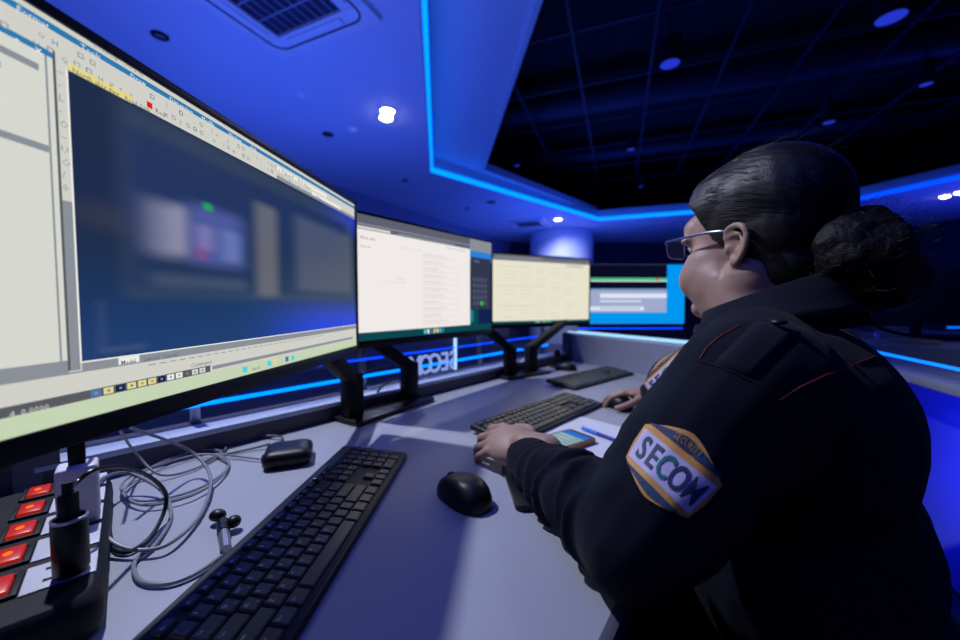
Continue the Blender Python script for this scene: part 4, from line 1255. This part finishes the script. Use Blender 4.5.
for tips in (tipsL, tipsR):
    for (p, d, z) in tips:
        mb = MB().m(M_nail)
        n_ = (z - d * z.dot(d)).normalized(); xx = d.cross(n_)
        mb.ellipsoid(p + n_ * .0058 - d * .001, (.0048, .0062, .0014), frame(xx, d, n_), seg=10, rings=6)
        attach(mb.build('fingernail'))
# ---------------- hair
hb = MB().m(M_hair)
E(hb, H(0, -.024, .052), (.088, .104, .098))
E(hb, H(0, -.044, .010), (.084, .074, .085))
E(hb, H(0, .012, .090), (.077, .080, .050))
E(hb, H(0, -.060, -.045), (.072, .050, .060))
E(hb, H(0, -.052, .030), (.080, .066, .080))
for s_ in (-1, 1):
    E(hb, H(.056 * s_, .020, .062), (.026, .056, .044))
    E(hb, H(.066 * s_, -.010, .052), (.018, .040, .026))
BUN = H(-.002, -.122, -.040)
hb.capsule(H(0, -.06, -.01), H(0, -.105, -.05), .060, .042)
def hair_cut(o):
    for v in o.data.vertices:
        l = HF.inverted() @ v.co
        yh = .012 + .42 * (l.z + .012) if l.z < .062 else .043 + .9 * (l.z - .062)
        w_ = max(0, min(1, (l.y - yh) / .010)) * max(0, min(1, (.094 - l.z) / .012))
        if w_ > 0:
            c_ = Vector((0, -.01, .03)); l = c_ + (l - c_) * (1 - .26 * w_); v.co = HF @ l
def hair_disp(co, n_):
    a_ = noise.noise(co * 22) * .0020
    # combed grooves running from the hairline to the bun
    l = HF.inverted() @ co
    ang = math.atan2(l.x, l.z + .02)
    return n_ * (a_ * .6 + .0002 * math.sin(ang * 90 + 5 * noise.noise(co * 9)))
hair = attach(remeshed(hb, .0036, 5, .5, 'hair', (M_hair,), hair_disp))
hair_cut(hair)
# bun
M_bun = mat('black_hair_bun', (.0028, .0025, .003), .62, bump=1.0, bscale=160, spec=.2)
bb = MB().m(M_bun)
E(bb, BUN, (.056, .052, .056)); E(bb, BUN + hu * .024 + hr * .010, (.048, .042, .038)); E(bb, BUN - hu * .040 - hf * .012 + hr * .020, (.052, .046, .036))
E(bb, BUN - hf * .022 - hu * .005, (.046, .038, .046))
def bun_disp(co, n_):
    return n_ * (.0060 * noise.noise(co * 30) + .003 * noise.noise(co * 75) + .0012 * math.sin((co - BUN).length * 220 + 9 * noise.noise(co * 16)))
bun = attach(remeshed(bb, .0045, 4, .5, 'hair_bun', (M_bun,), bun_disp))
# strands over cap and frizz around the bun
hb_bvh = bvh_of(hair)
mb = MB().m(M_strand); rs = random.Random(11)
def snap(p, off=.0006):
    c, n_, i_, d_ = hb_bvh.find_nearest(p)
    return c + n_ * off
for k in range(210):
    s_ = rs.uniform(-1, 1)
    a_ = rs.uniform(0, 1)
    x0 = s_ * .078; zz = .150 - abs(s_) ** 2 * .11
    st = Vector((x0, .085 - abs(s_) ** 1.6 * .055 + rs.uniform(-.02, .01), zz))
    en = Vector((x0 * .35 + rs.uniform(-.01, .01), -.14, -.02 + rs.uniform(-.03, .03)))
    mid = Vector((x0 * 1.15, -.04, zz * .9 + .01))
    pts = []
    for i in range(7):
        t = i / 6; q = st * (1 - t) ** 2 + mid * 2 * t * (1 - t) + en * t * t
        pts.append(snap(H(*q), rs.uniform(.0002, .0012)))
    mb.tube(pts, .00032, n=3, sub=2)
o = attach(mb.build('hair_strands')); o['kind'] = 'stuff'
mb = MB().m(M_strand)
for k in range(420):
    u = Vector((rs.gauss(0, 1), rs.gauss(0, 1), rs.gauss(0, 1))).normalized()
    p = BUN + Vector((u.x * .056, u.y * .056, u.z * .064)) - hf * .01
    t1 = u.cross(Vector((rs.gauss(0, 1), rs.gauss(0, 1), rs.gauss(0, 1)))).normalized()
    L = rs.uniform(.010, .026)
    mb.tube([p - u * .004, p + u * rs.uniform(.004, .010) + t1 * L * .5, p + u * rs.uniform(.0, .010) + t1 * L], .00013, n=3, sub=3)
for k in range(26):   # loose hairs on the crown and nape
    q = Vector((rs.uniform(-.06, .06), rs.uniform(-.10, .03), .14 + rs.uniform(-.01, .01)))
    p = snap(H(*q), 0); mb.tube([p, p + hu * rs.uniform(.003, .010) - hf * .012, p + hu * rs.uniform(-.003, .010) - hf * .03], .00013, n=3, sub=3)
mb.tube([BUN - hu * .06, BUN - hu * .10 - hf * .02, BUN - hu * .115 - hf * .07 + hr * .03, BUN - hu * .125 - hf * .10 + hr * .09], [.0030, .0022, .0016, .0006], n=5)
o = attach(mb.build('loose_hair')); o['kind'] = 'stuff'

# ---------------- glasses (top-level)
gl = thing('eyeglasses', 'thin metal framed glasses with blue temples worn by the woman', 'glasses', H(0, .12, .012))
GI = gl.matrix_basis.inverted() if False else Matrix.Translation(-gl.location)
def G(x, y, z): return GI @ H(x, y, z)
def rrpts(w, d, r, n=5): return rrect(w, d, r, n)
for s_ in (-1, 1):
    cx = .034 * s_
    pts = [G(cx + x, .119 - .05 * abs(cx + x) ** 1 * .9, .021 + z) for x, z in rrpts(.050, .036, .013)]
    mb = MB().m(M_frame); mb.tube(pts + [pts[0], pts[1]], .0011, n=6, smooth=False); mb.build('rim', gl)
    mb = MB().m(M_lensglass); mb.poly([(p_.x, p_.y, p_.z) for p_ in pts]); mb.build('lens', gl, smooth=False)
    mb = MB().m(M_frame); mb.tube([G(s_ * .058, .114, .027), G(s_ * .070, .110, .028), G(s_ * .076, .100, .028)], .0016, n=6)
    mb.build('hinge', gl)
    mb = MB().m(M_frame); mb.tube([G(s_ * .010, .115, .010), G(s_ * .008, .108, .002)], .001, n=5); mb.build('nose_pad', gl)
    mb = MB().m(M_temple); mb.tube([G(s_ * .076, .102, .028), G(s_ * .0815, .055, .025), G(s_ * .0835, .012, .021), G(s_ * .083, -.012, .014), G(s_ * .080, -.030, -.002)], [.0017, .0021, .0021, .0020, .0018], n=8); mb.build('temple', gl)
mb = MB().m(M_frame); mb.tube([G(-.009, .118, .022), G(0, .1195, .025), G(.009, .118, .022)], .0013, n=6); mb.build('bridge', gl)

# ---------------- trousers and shoes
tb = MB().m(M_trs)
tb.ellipsoid((HIP.x, HIP.y, .565), (.205, .165, .125), TF)
KN_L = HIP + tf * .40 - tr * .13 + Z * .0; KN_R = HIP + tf * .40 + tr * .12
AN_L = KN_L + tf * .02 - Z * .44; AN_R = KN_R + tf * .05 - Z * .44
for kn, an, s_ in ((KN_L, AN_L, -1), (KN_R, AN_R, 1)):
    tb.capsule(HIP + tr * .10 * s_, kn, .098, .068); tb.capsule(kn, an, .066, .050)
attach(remeshed(tb, .009, 4, .5, 'trousers', (M_trs,)))
for an in (AN_L, AN_R):
    mb = MB().m(M_shoe)
    T_ = Matrix.Translation((an.x, an.y, 0)) @ frame(tr, tf, Z)
    b = bmesh.new(); rg = []
    for (z, w, l0, l1) in ((.0, .044, -.06, .19), (.018, .046, -.062, .195), (.045, .042, -.06, .17), (.075, .036, -.055, .09), (.105, .034, -.048, .045)):
        rg.append([b.verts.new((w * math.cos(2 * PI * i / 20), (l0 + l1) / 2 + (l1 - l0) / 2 * math.sin(2 * PI * i / 20), z)) for i in range(20)])
    for a_, c_ in zip(rg[:-1], rg[1:]):
        for i in range(20): b.faces.new((a_[i], a_[(i + 1) % 20], c_[(i + 1) % 20], c_[i]))
    b.faces.new(rg[0][::-1]); b.faces.new(rg[-1]); mb.add(b, T_); attach(mb.build('shoe'))

# ---------------- jacket
jb = MB().m(M_cloth)
jb.ellipsoid((.475, .525, .585), (.225, .180, .13), TF)
jb.ellipsoid((.448, .545, .72), (.205, .160, .19), TF)
jb.ellipsoid((.440, .545, .875), (.200, .146, .17), TF)
jb.ellipsoid((.425, .560, .975), (.165, .098, .080), TF)
jb.ellipsoid((.405, .590, .90), (.150, .090, .13), TF)      # chest
jb.capsule((.425, .570, .995), SH_L + Vector((0, 0, .0)), .078, .068); jb.capsule((.425, .570, .995), SH_R, .078, .060)
jb.capsule((.44, .555, .93), SH_L, .10, .070); jb.capsule((.44, .555, .93), SH_R, .10, .064)
jb.capsule(SH_L, EL_L, .082, .063); jb.capsule(SH_L + Vector((-.012, .012, -.02)), SH_L.lerp(EL_L, .5) + Vector((-.010, .010, 0)), .078, .064)
jb.capsule(SH_L + Vector((.0, .0, -.05)), EL_L + Vector((.06, .01, .04)), .07, .05)
jb.capsule(EL_L, WR_L, .058, .040)
jb.capsule(EL_L.lerp(WR_L, .62), WR_L + (WR_L - EL_L).normalized() * .002, .050, .040)
for t_, r1_, th_, tl in ((.86, .049, .010, .15), (.70, .056, .014, -.25), (.50, .061, .013, .22), (.30, .065, .014, -.18), (.10, .068, .012, .3)):
    ax_ = (WR_L - EL_L).normalized(); q_ = Vector((0, 0, 1)).rotation_difference((ax_ + Vector((tl, 0, tl * .6))).normalized()).to_matrix().to_4x4()
    jb.ellipsoid(EL_L.lerp(WR_L, t_), (r1_, r1_ * .96, th_), q_)
jb.capsule(SH_R, EL_R, .070, .066); jb.capsule(EL_R, WR_R, .060, .044)
# collar stand
def wr_disp(co, n_):
    d = Vector((0, 0, 0))
    # folds along the left sleeve: rings crowded at the elbow and above the cuff
    for (a_, b_, amp, fr_, mid, wid) in ((EL_L, WR_L, .0075, 92, .50, .42), (SH_L, EL_L, .0050, 62, .80, .36), (EL_R, WR_R, .005, 85, .4, .5), (SH_R, EL_R, .004, 70, .7, .4)):
        ax = (b_ - a_); L = ax.length; ax.normalize()
        t = (co - a_).dot(ax) / L; rad = ((co - a_) - ax * (t * L)).length
        if -.1 < t < 1.06 and rad < .11:
            w_ = math.exp(-((t - mid) / wid) ** 2) * min(1, max(0, (1.06 - t) / .12))
            ph = noise.noise(co * 7) * 9 + (co.z + co.x) * 26
            wave = math.sin(t * L * fr_ + ph)
            d += n_ * amp * w_ * wave * (.6 + .6 * noise.noise(co * 13))
    d += n_ * (.0045 * noise.noise(co * 8.5) + .0020 * noise.noise(co * 21))
    return d
jk = remeshed(jb, .0046, 5, .5, 'jacket', (M_cloth,), wr_disp)
jk_bvh = bvh_of(jk)
attach(jk)
# cuffs
def cuff(a_, b_, r, name='cuff'):
    ax = (b_ - a_).normalized(); q = Vector((0, 0, 1)).rotation_difference(ax).to_matrix().to_4x4()
    mb = MB().m(M_cloth)
    mb.lathe([(r * .80, .020), (r * .93, .026), (r, .022), (r * 1.04, .004), (r * 1.05, -.022), (r * 1.02, -.034), (r * .92, -.036)], 32, Matrix.Translation(b_) @ q, cap=False)
    o = mb.build(name)
    for v in o.data.vertices: v.co += Vector((noise.noise(v.co * 30), noise.noise(v.co * 30 + Vector((9, 0, 0))), 0)) * .0022
    return attach(o)
cuff(EL_L, WR_L + (WR_L - EL_L).normalized() * .008, .042); cuff(EL_R, WR_R + (WR_R - EL_R).normalized() * .008, .043)
# collar
nb = Vector((.440, .568, 1.036)); nt_ = H(0, -.018, -.105)
cax = Vector((-.05, .14, 1)).normalized()
cx_ = tr; cy_ = cax.cross(cx_).normalized() * 1.0
if cy_.dot(tf) < 0: cy_ = -cy_
mb = MB().m(M_cloth2); b = bmesh.new(); rg = []
nC = 48
for (h, r1_, r2_, dz) in ((-.030, .106, .098, 0), (.0, .090, .090, 0), (.030, .082, .084, 0), (.050, .080, .084, 0), (.054, .084, .088, 0), (.050, .088, .092, 0), (.026, .095, .098, 0), (.000, .104, .104, 0), (-.012, .111, .108, 0)):
    ring = []
    for i in range(nC):
        th = R(-62) + R(304) * i / (nC - 1) + R(180) - R(90) - R(0)
        # opening at the front (+cy)
        th = R(90) + R(20) + R(320) * i / (nC - 1)
        k = 1 + .05 * math.cos(th - R(270))
        drop = (.024 + .022 * math.sin(th)) if h > .01 else .012 * max(0, math.sin(th))
        p = nb + cax * (h + .012 - drop) + cx_ * (r1_ * math.cos(th)) + cy_ * (r2_ * math.sin(th)) * k
        ring.append(b.verts.new(p))
    rg.append(ring)
for a_, c_ in zip(rg[:-1], rg[1:]):
    for i in range(nC - 1): b.faces.new((a_[i], a_[i + 1], c_[i + 1], c_[i]))
bmesh.ops.recalc_face_normals(b, faces=b.faces)
mb.add(b); o = mb.build('collar', angle=80)
sm = o.modifiers.new('s', 'SOLIDIFY'); sm.thickness = .0025
attach(o)

# things sewn on the jacket follow its surface
def cast(px, py, off, ymin=0):
    d = ray(px, py).normalized(); o_ = EYE
    for _ in range(6):
        h = jk_bvh.ray_cast(o_, d)
        if h[0] is None: return None
        if h[0].y >= ymin: return h[0] + h[1] * off * (1 if h[1].dot(d) < 0 else -1)
        o_ = h[0] + d * .003
    return None
def drape(pts, r, m, name, off=.0005, n=6, step=5):
    full = []
    for (a_, b_) in zip(pts[:-1], pts[1:]):
        k = max(2, int(math.hypot(b_[0] - a_[0], b_[1] - a_[1]) / step))
        for i in range(k): t = i / k; full.append((a_[0] * (1 - t) + b_[0] * t, a_[1] * (1 - t) + b_[1] * t))
    full.append(pts[-1])
    w_ = [cast(x, y, off) for x, y in full]; w_ = [p for p in w_ if p is not None]
    if len(w_) < 3: return None
    mb = MB().m(m); mb.tube(w_, r, n=n, sub=2); return attach(mb.build(name))
def homography(src, dst):
    import numpy as np
    A_ = []; B_ = []
    for (x, y), (u, v) in zip(src, dst):
        A_.append([x, y, 1, 0, 0, 0, -u * x, -u * y]); B_.append(u)
        A_.append([0, 0, 0, x, y, 1, -v * x, -v * y]); B_.append(v)
    h = np.linalg.solve(np.array(A_, float), np.array(B_, float))
    return lambda x, y: ((h[0] * x + h[1] * y + h[2]) / (h[6] * x + h[7] * y + 1), (h[3] * x + h[4] * y + h[5]) / (h[6] * x + h[7] * y + 1))
def patch(corners, label, ymin=0, bulge=.34, a=.36):
    hm = homography([(-1, a), (-1, -a), (1, a), (1, -a)], corners)
    def place(b, off):
        kill = []
        for v in b.verts:
            q = cast(*hm(v.co.x, v.co.y), off, ymin)
            if q is None: kill.append(v)
            else: v.co = q
        if kill: bmesh.ops.delete(b, geom=kill, context='VERTS')
        return b
    def fill(poly, step=.05):
        b = bmesh.new(); vs = [b.verts.new((x, y, 0)) for x, y in poly]; b.faces.new(vs)
        for ax in (0, 1):
            lo = min(p[ax] for p in poly); hi = max(p[ax] for p in poly); k = math.ceil(lo / step)
            while k * step < hi:
                co = [0, 0, 0]; co[ax] = k * step; no = [0, 0, 0]; no[ax] = 1
                bmesh.ops.bisect_plane(b, geom=list(b.verts) + list(b.edges) + list(b.faces), plane_co=co, plane_no=no); k += 1
        return b
    bt = a + bulge
    def arch(s_, ins, x0=-1, x1=1):
        pts = []
        for i in range(13):
            u = x0 + (x1 - x0) * i / 12
            v = a + ins * .2 + (bulge - ins) * (1 - abs(u * .98) ** 1.45)
            pts.append((u, v * s_))
        return pts
    root = None
    outline = arch(1, 0) + [(1.04, 0)] + arch(-1, 0)[::-1] + [(-1.04, 0)]
    mb = MB().m(M_gold); mb.add(place(fill(outline), .0012)); base = attach(mb.build('emblem_patch', smooth=True)); base['label'] = label
    def sub(name, b, m, off):
        mb = MB().m(m); mb.add(place(b, off)); o = mb.build(name); o.parent = base; return o
    def seg(s_, m, name, x0, x1):
        pts = [(u * .93, s_ * (a + .075 + max(0, (bulge - .155)) * (1 - abs(u) ** 1.45))) for u in [x0 + (x1 - x0) * i / 12 for i in range(13)]]
        poly = [(x0 * .93, s_ * (a + .07))] + pts + [(x1 * .93, s_ * (a + .07))]
        if s_ < 0: poly = poly[::-1]
        cl = []
        for p in poly:
            if not cl or (abs(p[0] - cl[-1][0]) + abs(p[1] - cl[-1][1])) > 1e-4: cl.append(p)
        if (abs(cl[0][0] - cl[-1][0]) + abs(cl[0][1] - cl[-1][1])) < 1e-4: cl.pop()
        sub(name, fill(cl), m, .0019)
    seg(1, M_pnavy, 'upper_field', -.97, .25); seg(1, M_pteal, 'upper_field', .25, .97)
    seg(-1, M_pnavy, 'lower_field', -.97, -.2); seg(-1, M_pteal, 'lower_field', -.2, .97)
    sub('name_band', fill([(-.95, -a + .05), (.95, -a + .05), (.95, a - .05), (-.95, a - .05)]), M_pwhite, .0019)
    widths = [(-.70, 'S', 0), (-.385, 'E', 0), (-.04, 'C', 1), (.335, 'O', 0), (.715, 'M', 0)]
    for x, ch, tl in widths:
        b = text_bm(ch, .62, Matrix.Translation((x, -.005, 0)), offset=.006 if ch == 'M' else .014, res=3, sub=.05, sx=.72 if ch == 'M' else .84)
        sub('letter_' + ch.lower(), b, M_ptext2 if tl else M_ptext, .0026)
    b = text_bm('SECURITY', .15, Matrix.Translation((.05, a + .17, 0)), offset=.001, res=1, sub=.06)
    sub('small_text', b, M_goldtxt, .0026)
    return base
patch([(646, 425), (627, 457), (721, 486), (688, 517)], 'orange bordered patch reading SECOM on the near sleeve')
patch([(644.5, 384), (652.5, 394), (691, 343), (704, 356)], 'orange bordered patch partly hidden on the far sleeve', ymin=.62)
# piping and seams
drape([(700, 359), (707, 348), (718, 338), (730, 331), (741, 325)], .0009, M_piping, 'red_piping')
drape([(778, 401), (800, 387), (824, 376), (848, 367), (876, 356)], .0008, M_piping, 'red_piping')
# epaulette strap with its button
def strip(poly, off, m, name, step=6):
    b = bmesh.new(); (a_, b_, c_, d_) = poly; n1, n2 = 14, 8
    g = []
    for i in range(n1 + 1):
        row = []
        for j in range(n2 + 1):
            s_, t = i / n1, j / n2
            x = (a_[0] * (1 - s_) + b_[0] * s_) * (1 - t) + (d_[0] * (1 - s_) + c_[0] * s_) * t
            y = (a_[1] * (1 - s_) + b_[1] * s_) * (1 - t) + (d_[1] * (1 - s_) + c_[1] * s_) * t
            e_ = min(s_, 1 - s_, t, 1 - t)
            q = cast(x, y, off if e_ > .01 else .0002)
            row.append(b.verts.new(q) if q else None)
        g.append(row)
    for i in range(n1):
        for j in range(n2):
            vs = (g[i][j], g[i + 1][j], g[i + 1][j + 1], g[i][j + 1])
            if all(vs): b.faces.new(vs)
    bmesh.ops.recalc_face_normals(b, faces=b.faces)
    mb = MB().m(m); mb.add(b); return attach(mb.build(name, angle=80))
ep = strip([(713, 364), (757, 320), (800, 331), (752, 379)], .0035, M_cloth2, 'epaulette')
q = cast(776, 327, .006)
if q:
    mb = MB().m(M_shoe); mb.ellipsoid(q, (.007, .007, .003), frame(tr, tf, Z)); o = mb.build('button'); o.parent = ep
drape([(700, 361), (722, 368), (752, 381), (775, 396), (790, 420), (796, 450)], .0009, M_cloth2, 'shoulder_seam')
# zipper end hanging at the front edge
zq = P(616, 458, .80)
mb = MB().m(M_metal); mb.box((0, 0, 0), (.006, .004, .026), bev=.001, M=Matrix.Translation(P(614, 460, .79))); mb.box((0, 0, .016), (.009, .004, .008), bev=.001, M=Matrix.Translation(P(614, 460, .79)))
attach(mb.build('zip_pull'))
# ring on the left hand
mb = MB().m(M_metal); 

# ---------------- chair
ch_ = Vector((HIP.x + .02, HIP.y - .03, 0)) - tf * .04
chair = thing('office_chair', 'dark office chair with pale shell under the seated woman', 'chair', (ch_.x, ch_.y, 0), math.atan2(tr.y, tr.x))
M_shell = mat('chair_shell_pale', (.42, .43, .45), .5)
mb = MB().m(M_blackm); mb.prism([(x, y + .05) for x, y in rrect(.50, .48, .12)], .385, .455, bev=.02); mb.build('seat', chair)
mb = MB().m(M_shell); mb.prism([(x, y + .05) for x, y in rrect(.47, .45, .12)], .360, .386, bev=.008); mb.build('seat_shell', chair)
mb = MB().m(M_blackm); b = bmesh.new(); rg = []
for i in range(9):
    z = .50 + i * .045; bow = -.20 - .05 * (i / 8) - .02 * math.sin(i / 8 * PI)
    rg.append([b.verts.new((x, bow - .04 + (abs(x) / .22) ** 2 * .05, z)) for x in [(-.22 + .44 * j / 12) * (1 - .25 * (i / 8) ** 3) for j in range(13)]])
for a_, c_ in zip(rg[:-1], rg[1:]):
    for j in range(12): b.faces.new((a_[j], a_[j + 1], c_[j + 1], c_[j]))
mb.add(b); o = mb.build('backrest', chair); sm = o.modifiers.new('s', 'SOLIDIFY'); sm.thickness = .035
for s_ in (-1, 1):
    mb = MB().m(M_blackm); mb.tube([(s_ * .25, -.02, .40), (s_ * .29, -.02, .46), (s_ * .29, 0, .60)], .016, n=10); mb.box((s_ * .29, .04, .615), (.07, .24, .03), bev=.012); mb.build('armrest', chair)
mb = MB().m(M_metal); mb.tube([(0, .05, .06), (0, .05, .37)], .025, n=16, smooth=False); mb.build('gas_column', chair)
for k in range(5):
    an = k * 2 * PI / 5 + .3
    mb = MB().m(M_shell); mb.tube([(0, .05, .10), (.30 * math.cos(an), .05 + .30 * math.sin(an), .075)], [.022, .014], n=8, smooth=False); lg = mb.build('base_arm', chair)
    mb = MB().m(M_black); b = bmesh.new(); bmesh.ops.create_cone(b, cap_ends=True, segments=18, radius1=.028, radius2=.028, depth=.03)
    mb.add(b, Matrix.Translation((.30 * math.cos(an), .05 + .30 * math.sin(an), .029)) @ Matrix.Rotation(an, 4, 'Z') @ Matrix.Rotation(PI / 2, 4, 'X')); mb.build('caster', lg)


# ================================================================== BACKGROUND CONSOLES (right)
def console(px, label, org, d, ln, dark=False):
    "counter with a lit front, seen from outside"
    n = Vector((-d.y, d.x))
    t = thing('control_console', label, 'console', (org.x, org.y, 0), math.atan2(d.y, d.x), 'blue lit consoles across the room')
    Mf = mat(label[:12] + '_front', (.10, .12, .6), .35)
    mb = MB().m(Mf); mb.box((ln / 2, -.04, .40), (ln, .04, .76)); mb.build('front_panel', t)
    mb = MB().m(M_panel); mb.box((ln / 2, -.14, .80), (ln, .26, .03), bev=.004); mb.build('counter_top', t)
    mb = MB().m(M_led); mb.box((ln / 2, .02 - .035, .772), (ln, .012, .012)); mb.build('upper_light_line', t)
    mb = MB().m(M_led); mb.box((ln / 2, -.012, .50), (ln, .012, .010)); mb.build('lower_light_line', t)
    mb = MB().m(M_ledc); mb.box((ln / 2, -.24, .86), (ln * .8, .008, .008)); mb.build('screen_light_line', t)
    mb = MB().m(M_ledc); mb.box((.30 * ln, -.235, .85), (.02, .008, .06)); mb.build('upright_light_bar', t)
    mb = MB().m(M_glass); mb.box((ln / 2, -.25, .88), (ln, .006, .12)); mb.build('glass_pane', t)
    return t
c0 = P(960, 371, .80).to_2d(); c1 = P(881, 354, .80).to_2d(); cd = (c0 - c1).normalized()
console(0, 'blue glowing console right behind the back of the woman', c1 - cd * .9, cd, 3.6)
console(0, 'farther console with blue light lines beyond the first one', Vector((3.6, 3.4)), Vector((.96, -.28)), 3.4)
mdk = []
for i, (x, y, rz_m, lab) in enumerate(((2.75, 2.35, R(-50), 'dark monitor back on the console, nearest the hair bun'), (3.45, 2.15, R(-62), 'dark monitor back on the console at the right edge'), (4.2, 4.1, R(-20), 'dark monitor back on the farther console'))):
    t = thing('computer_monitor', lab, 'monitor', (x, y, .81), rz_m, 'dark monitors across the room')
    mb = MB().m(M_black); mb.box((0, 0, .30), (.6, .03, .34), bev=.006); mb.build('housing', t)
    mb = MB().m(M_blackm); mb.box((0, .04, .15), (.05, .03, .3), bev=.004); mb.build('post', t)
    mb = MB().m(M_blackm); mb.box((0, .04, .006), (.22, .16, .012), bev=.003); mb.build('base_plate', t)
    mb = MB().m(M_deskedge); mb.box((0, .02, -.405), (.9, .5, .80), bev=.01); o = mb.build('equipment_cabinet', loc=(x, y, .81), rz=rz_m)
    tag(o, 'dark cabinet carrying ' + lab.replace('dark monitor back', 'the dark monitor'), 'cabinet', 'dark cabinets across the room')
    o.location.z = .805

# ================================================================== LIGHT
w = bpy.data.worlds.new('world'); C.world = w; w.use_nodes = True
w.node_tree.nodes['Background'].inputs[0].default_value = (.02, .05, 1, 1)
w.node_tree.nodes['Background'].inputs[1].default_value = .05
def light(kind, name, loc, energy, col, size=.1, target=None, spot=None, blend=.5, sy=None, spread=None):
    l = bpy.data.lights.new(name, kind); o = bpy.data.objects.new(name, l); COL.objects.link(o)
    l.energy = energy; l.color = col; o.location = loc
    if kind == 'AREA':
        l.size = size
        if sy: l.shape = 'RECTANGLE'; l.size_y = sy
        if spread: l.spread = spread
    else: l.shadow_soft_size = size
    if kind == 'SPOT': l.spot_size = spot or R(80); l.spot_blend = blend
    if target is not None:
        d = Vector(target) - Vector(loc); o.rotation_euler = d.to_track_quat('-Z', 'Y').to_euler()
    return o
BL = (.03, .10, 1.0)
light('SPOT', 'key_downlight', (-1.2, 1.25, 2.93), 235, (.80, .85, 1.0), .035, (0, .7, .75), R(62), .5)
light('SPOT', 'far_downlight', (k1.x, k1.y, 2.93), 44, (.9, .93, 1.0), .05, (.0, 1.0, .75), R(60), .6)
light('SPOT', 'console_fill_spot', (1.6, 3.2, 2.93), 30, (.8, .86, 1.0), .06, (.4, 1.0, .75), R(50), .6)  # added spot from behind right, with no fitting there
light('SPOT', 'column_downlight', (1.75, 8.4, 2.9), 160, (.55, .62, 1.0), .06, (2.25, 9.3, 1.6), R(100), .8)
# added blue area lights without fittings, washing ceiling, desk and room
light('AREA', 'blue_wash_right', (8.4, 5.6, 1.4), 50, (.02, .05, 1.0), 2.4, (8.6, 6.2, 3.0))
light('AREA', 'blue_wash_left', (-1.6, 3.4, 1.2), 44, (.045, .12, 1.0), 2.6, (-1.2, 3.6, 3.0))
light('AREA', 'blue_wash_near', (-1.1, 1.5, 1.5), 15, (.10, .18, 1.0), 1.6, (-1.1, 2.0, 3.0))
light('AREA', 'blue_wash_far', (2.2, 7.6, 1.2), 85, BL, 3.4, (2.2, 8, 3.0))
light('AREA', 'blue_wash_room', (3.0, 3.4, 2.9), 14, (.03, .05, 1.0), 3, (1.6, 1.6, 0))
light('AREA', 'blue_fill_desk', (-.2, -.5, 2.6), 6.0, (.02, .035, 1.0), 1.0, (.0, .8, .75))
light('AREA', 'blue_console_glow', (1.45, 1.3, .5), 2.5, (.02, .04, 1), .5, (2.1, 1.6, .5))

# ------------------------------------------------------------------ look
C.view_settings.view_transform = 'Standard'
C.view_settings.look = 'None'
C.view_settings.exposure = 0
C.cycles.use_denoising = True
C.cycles.max_bounces = 6
C.cycles.sample_clamp_indirect = 4
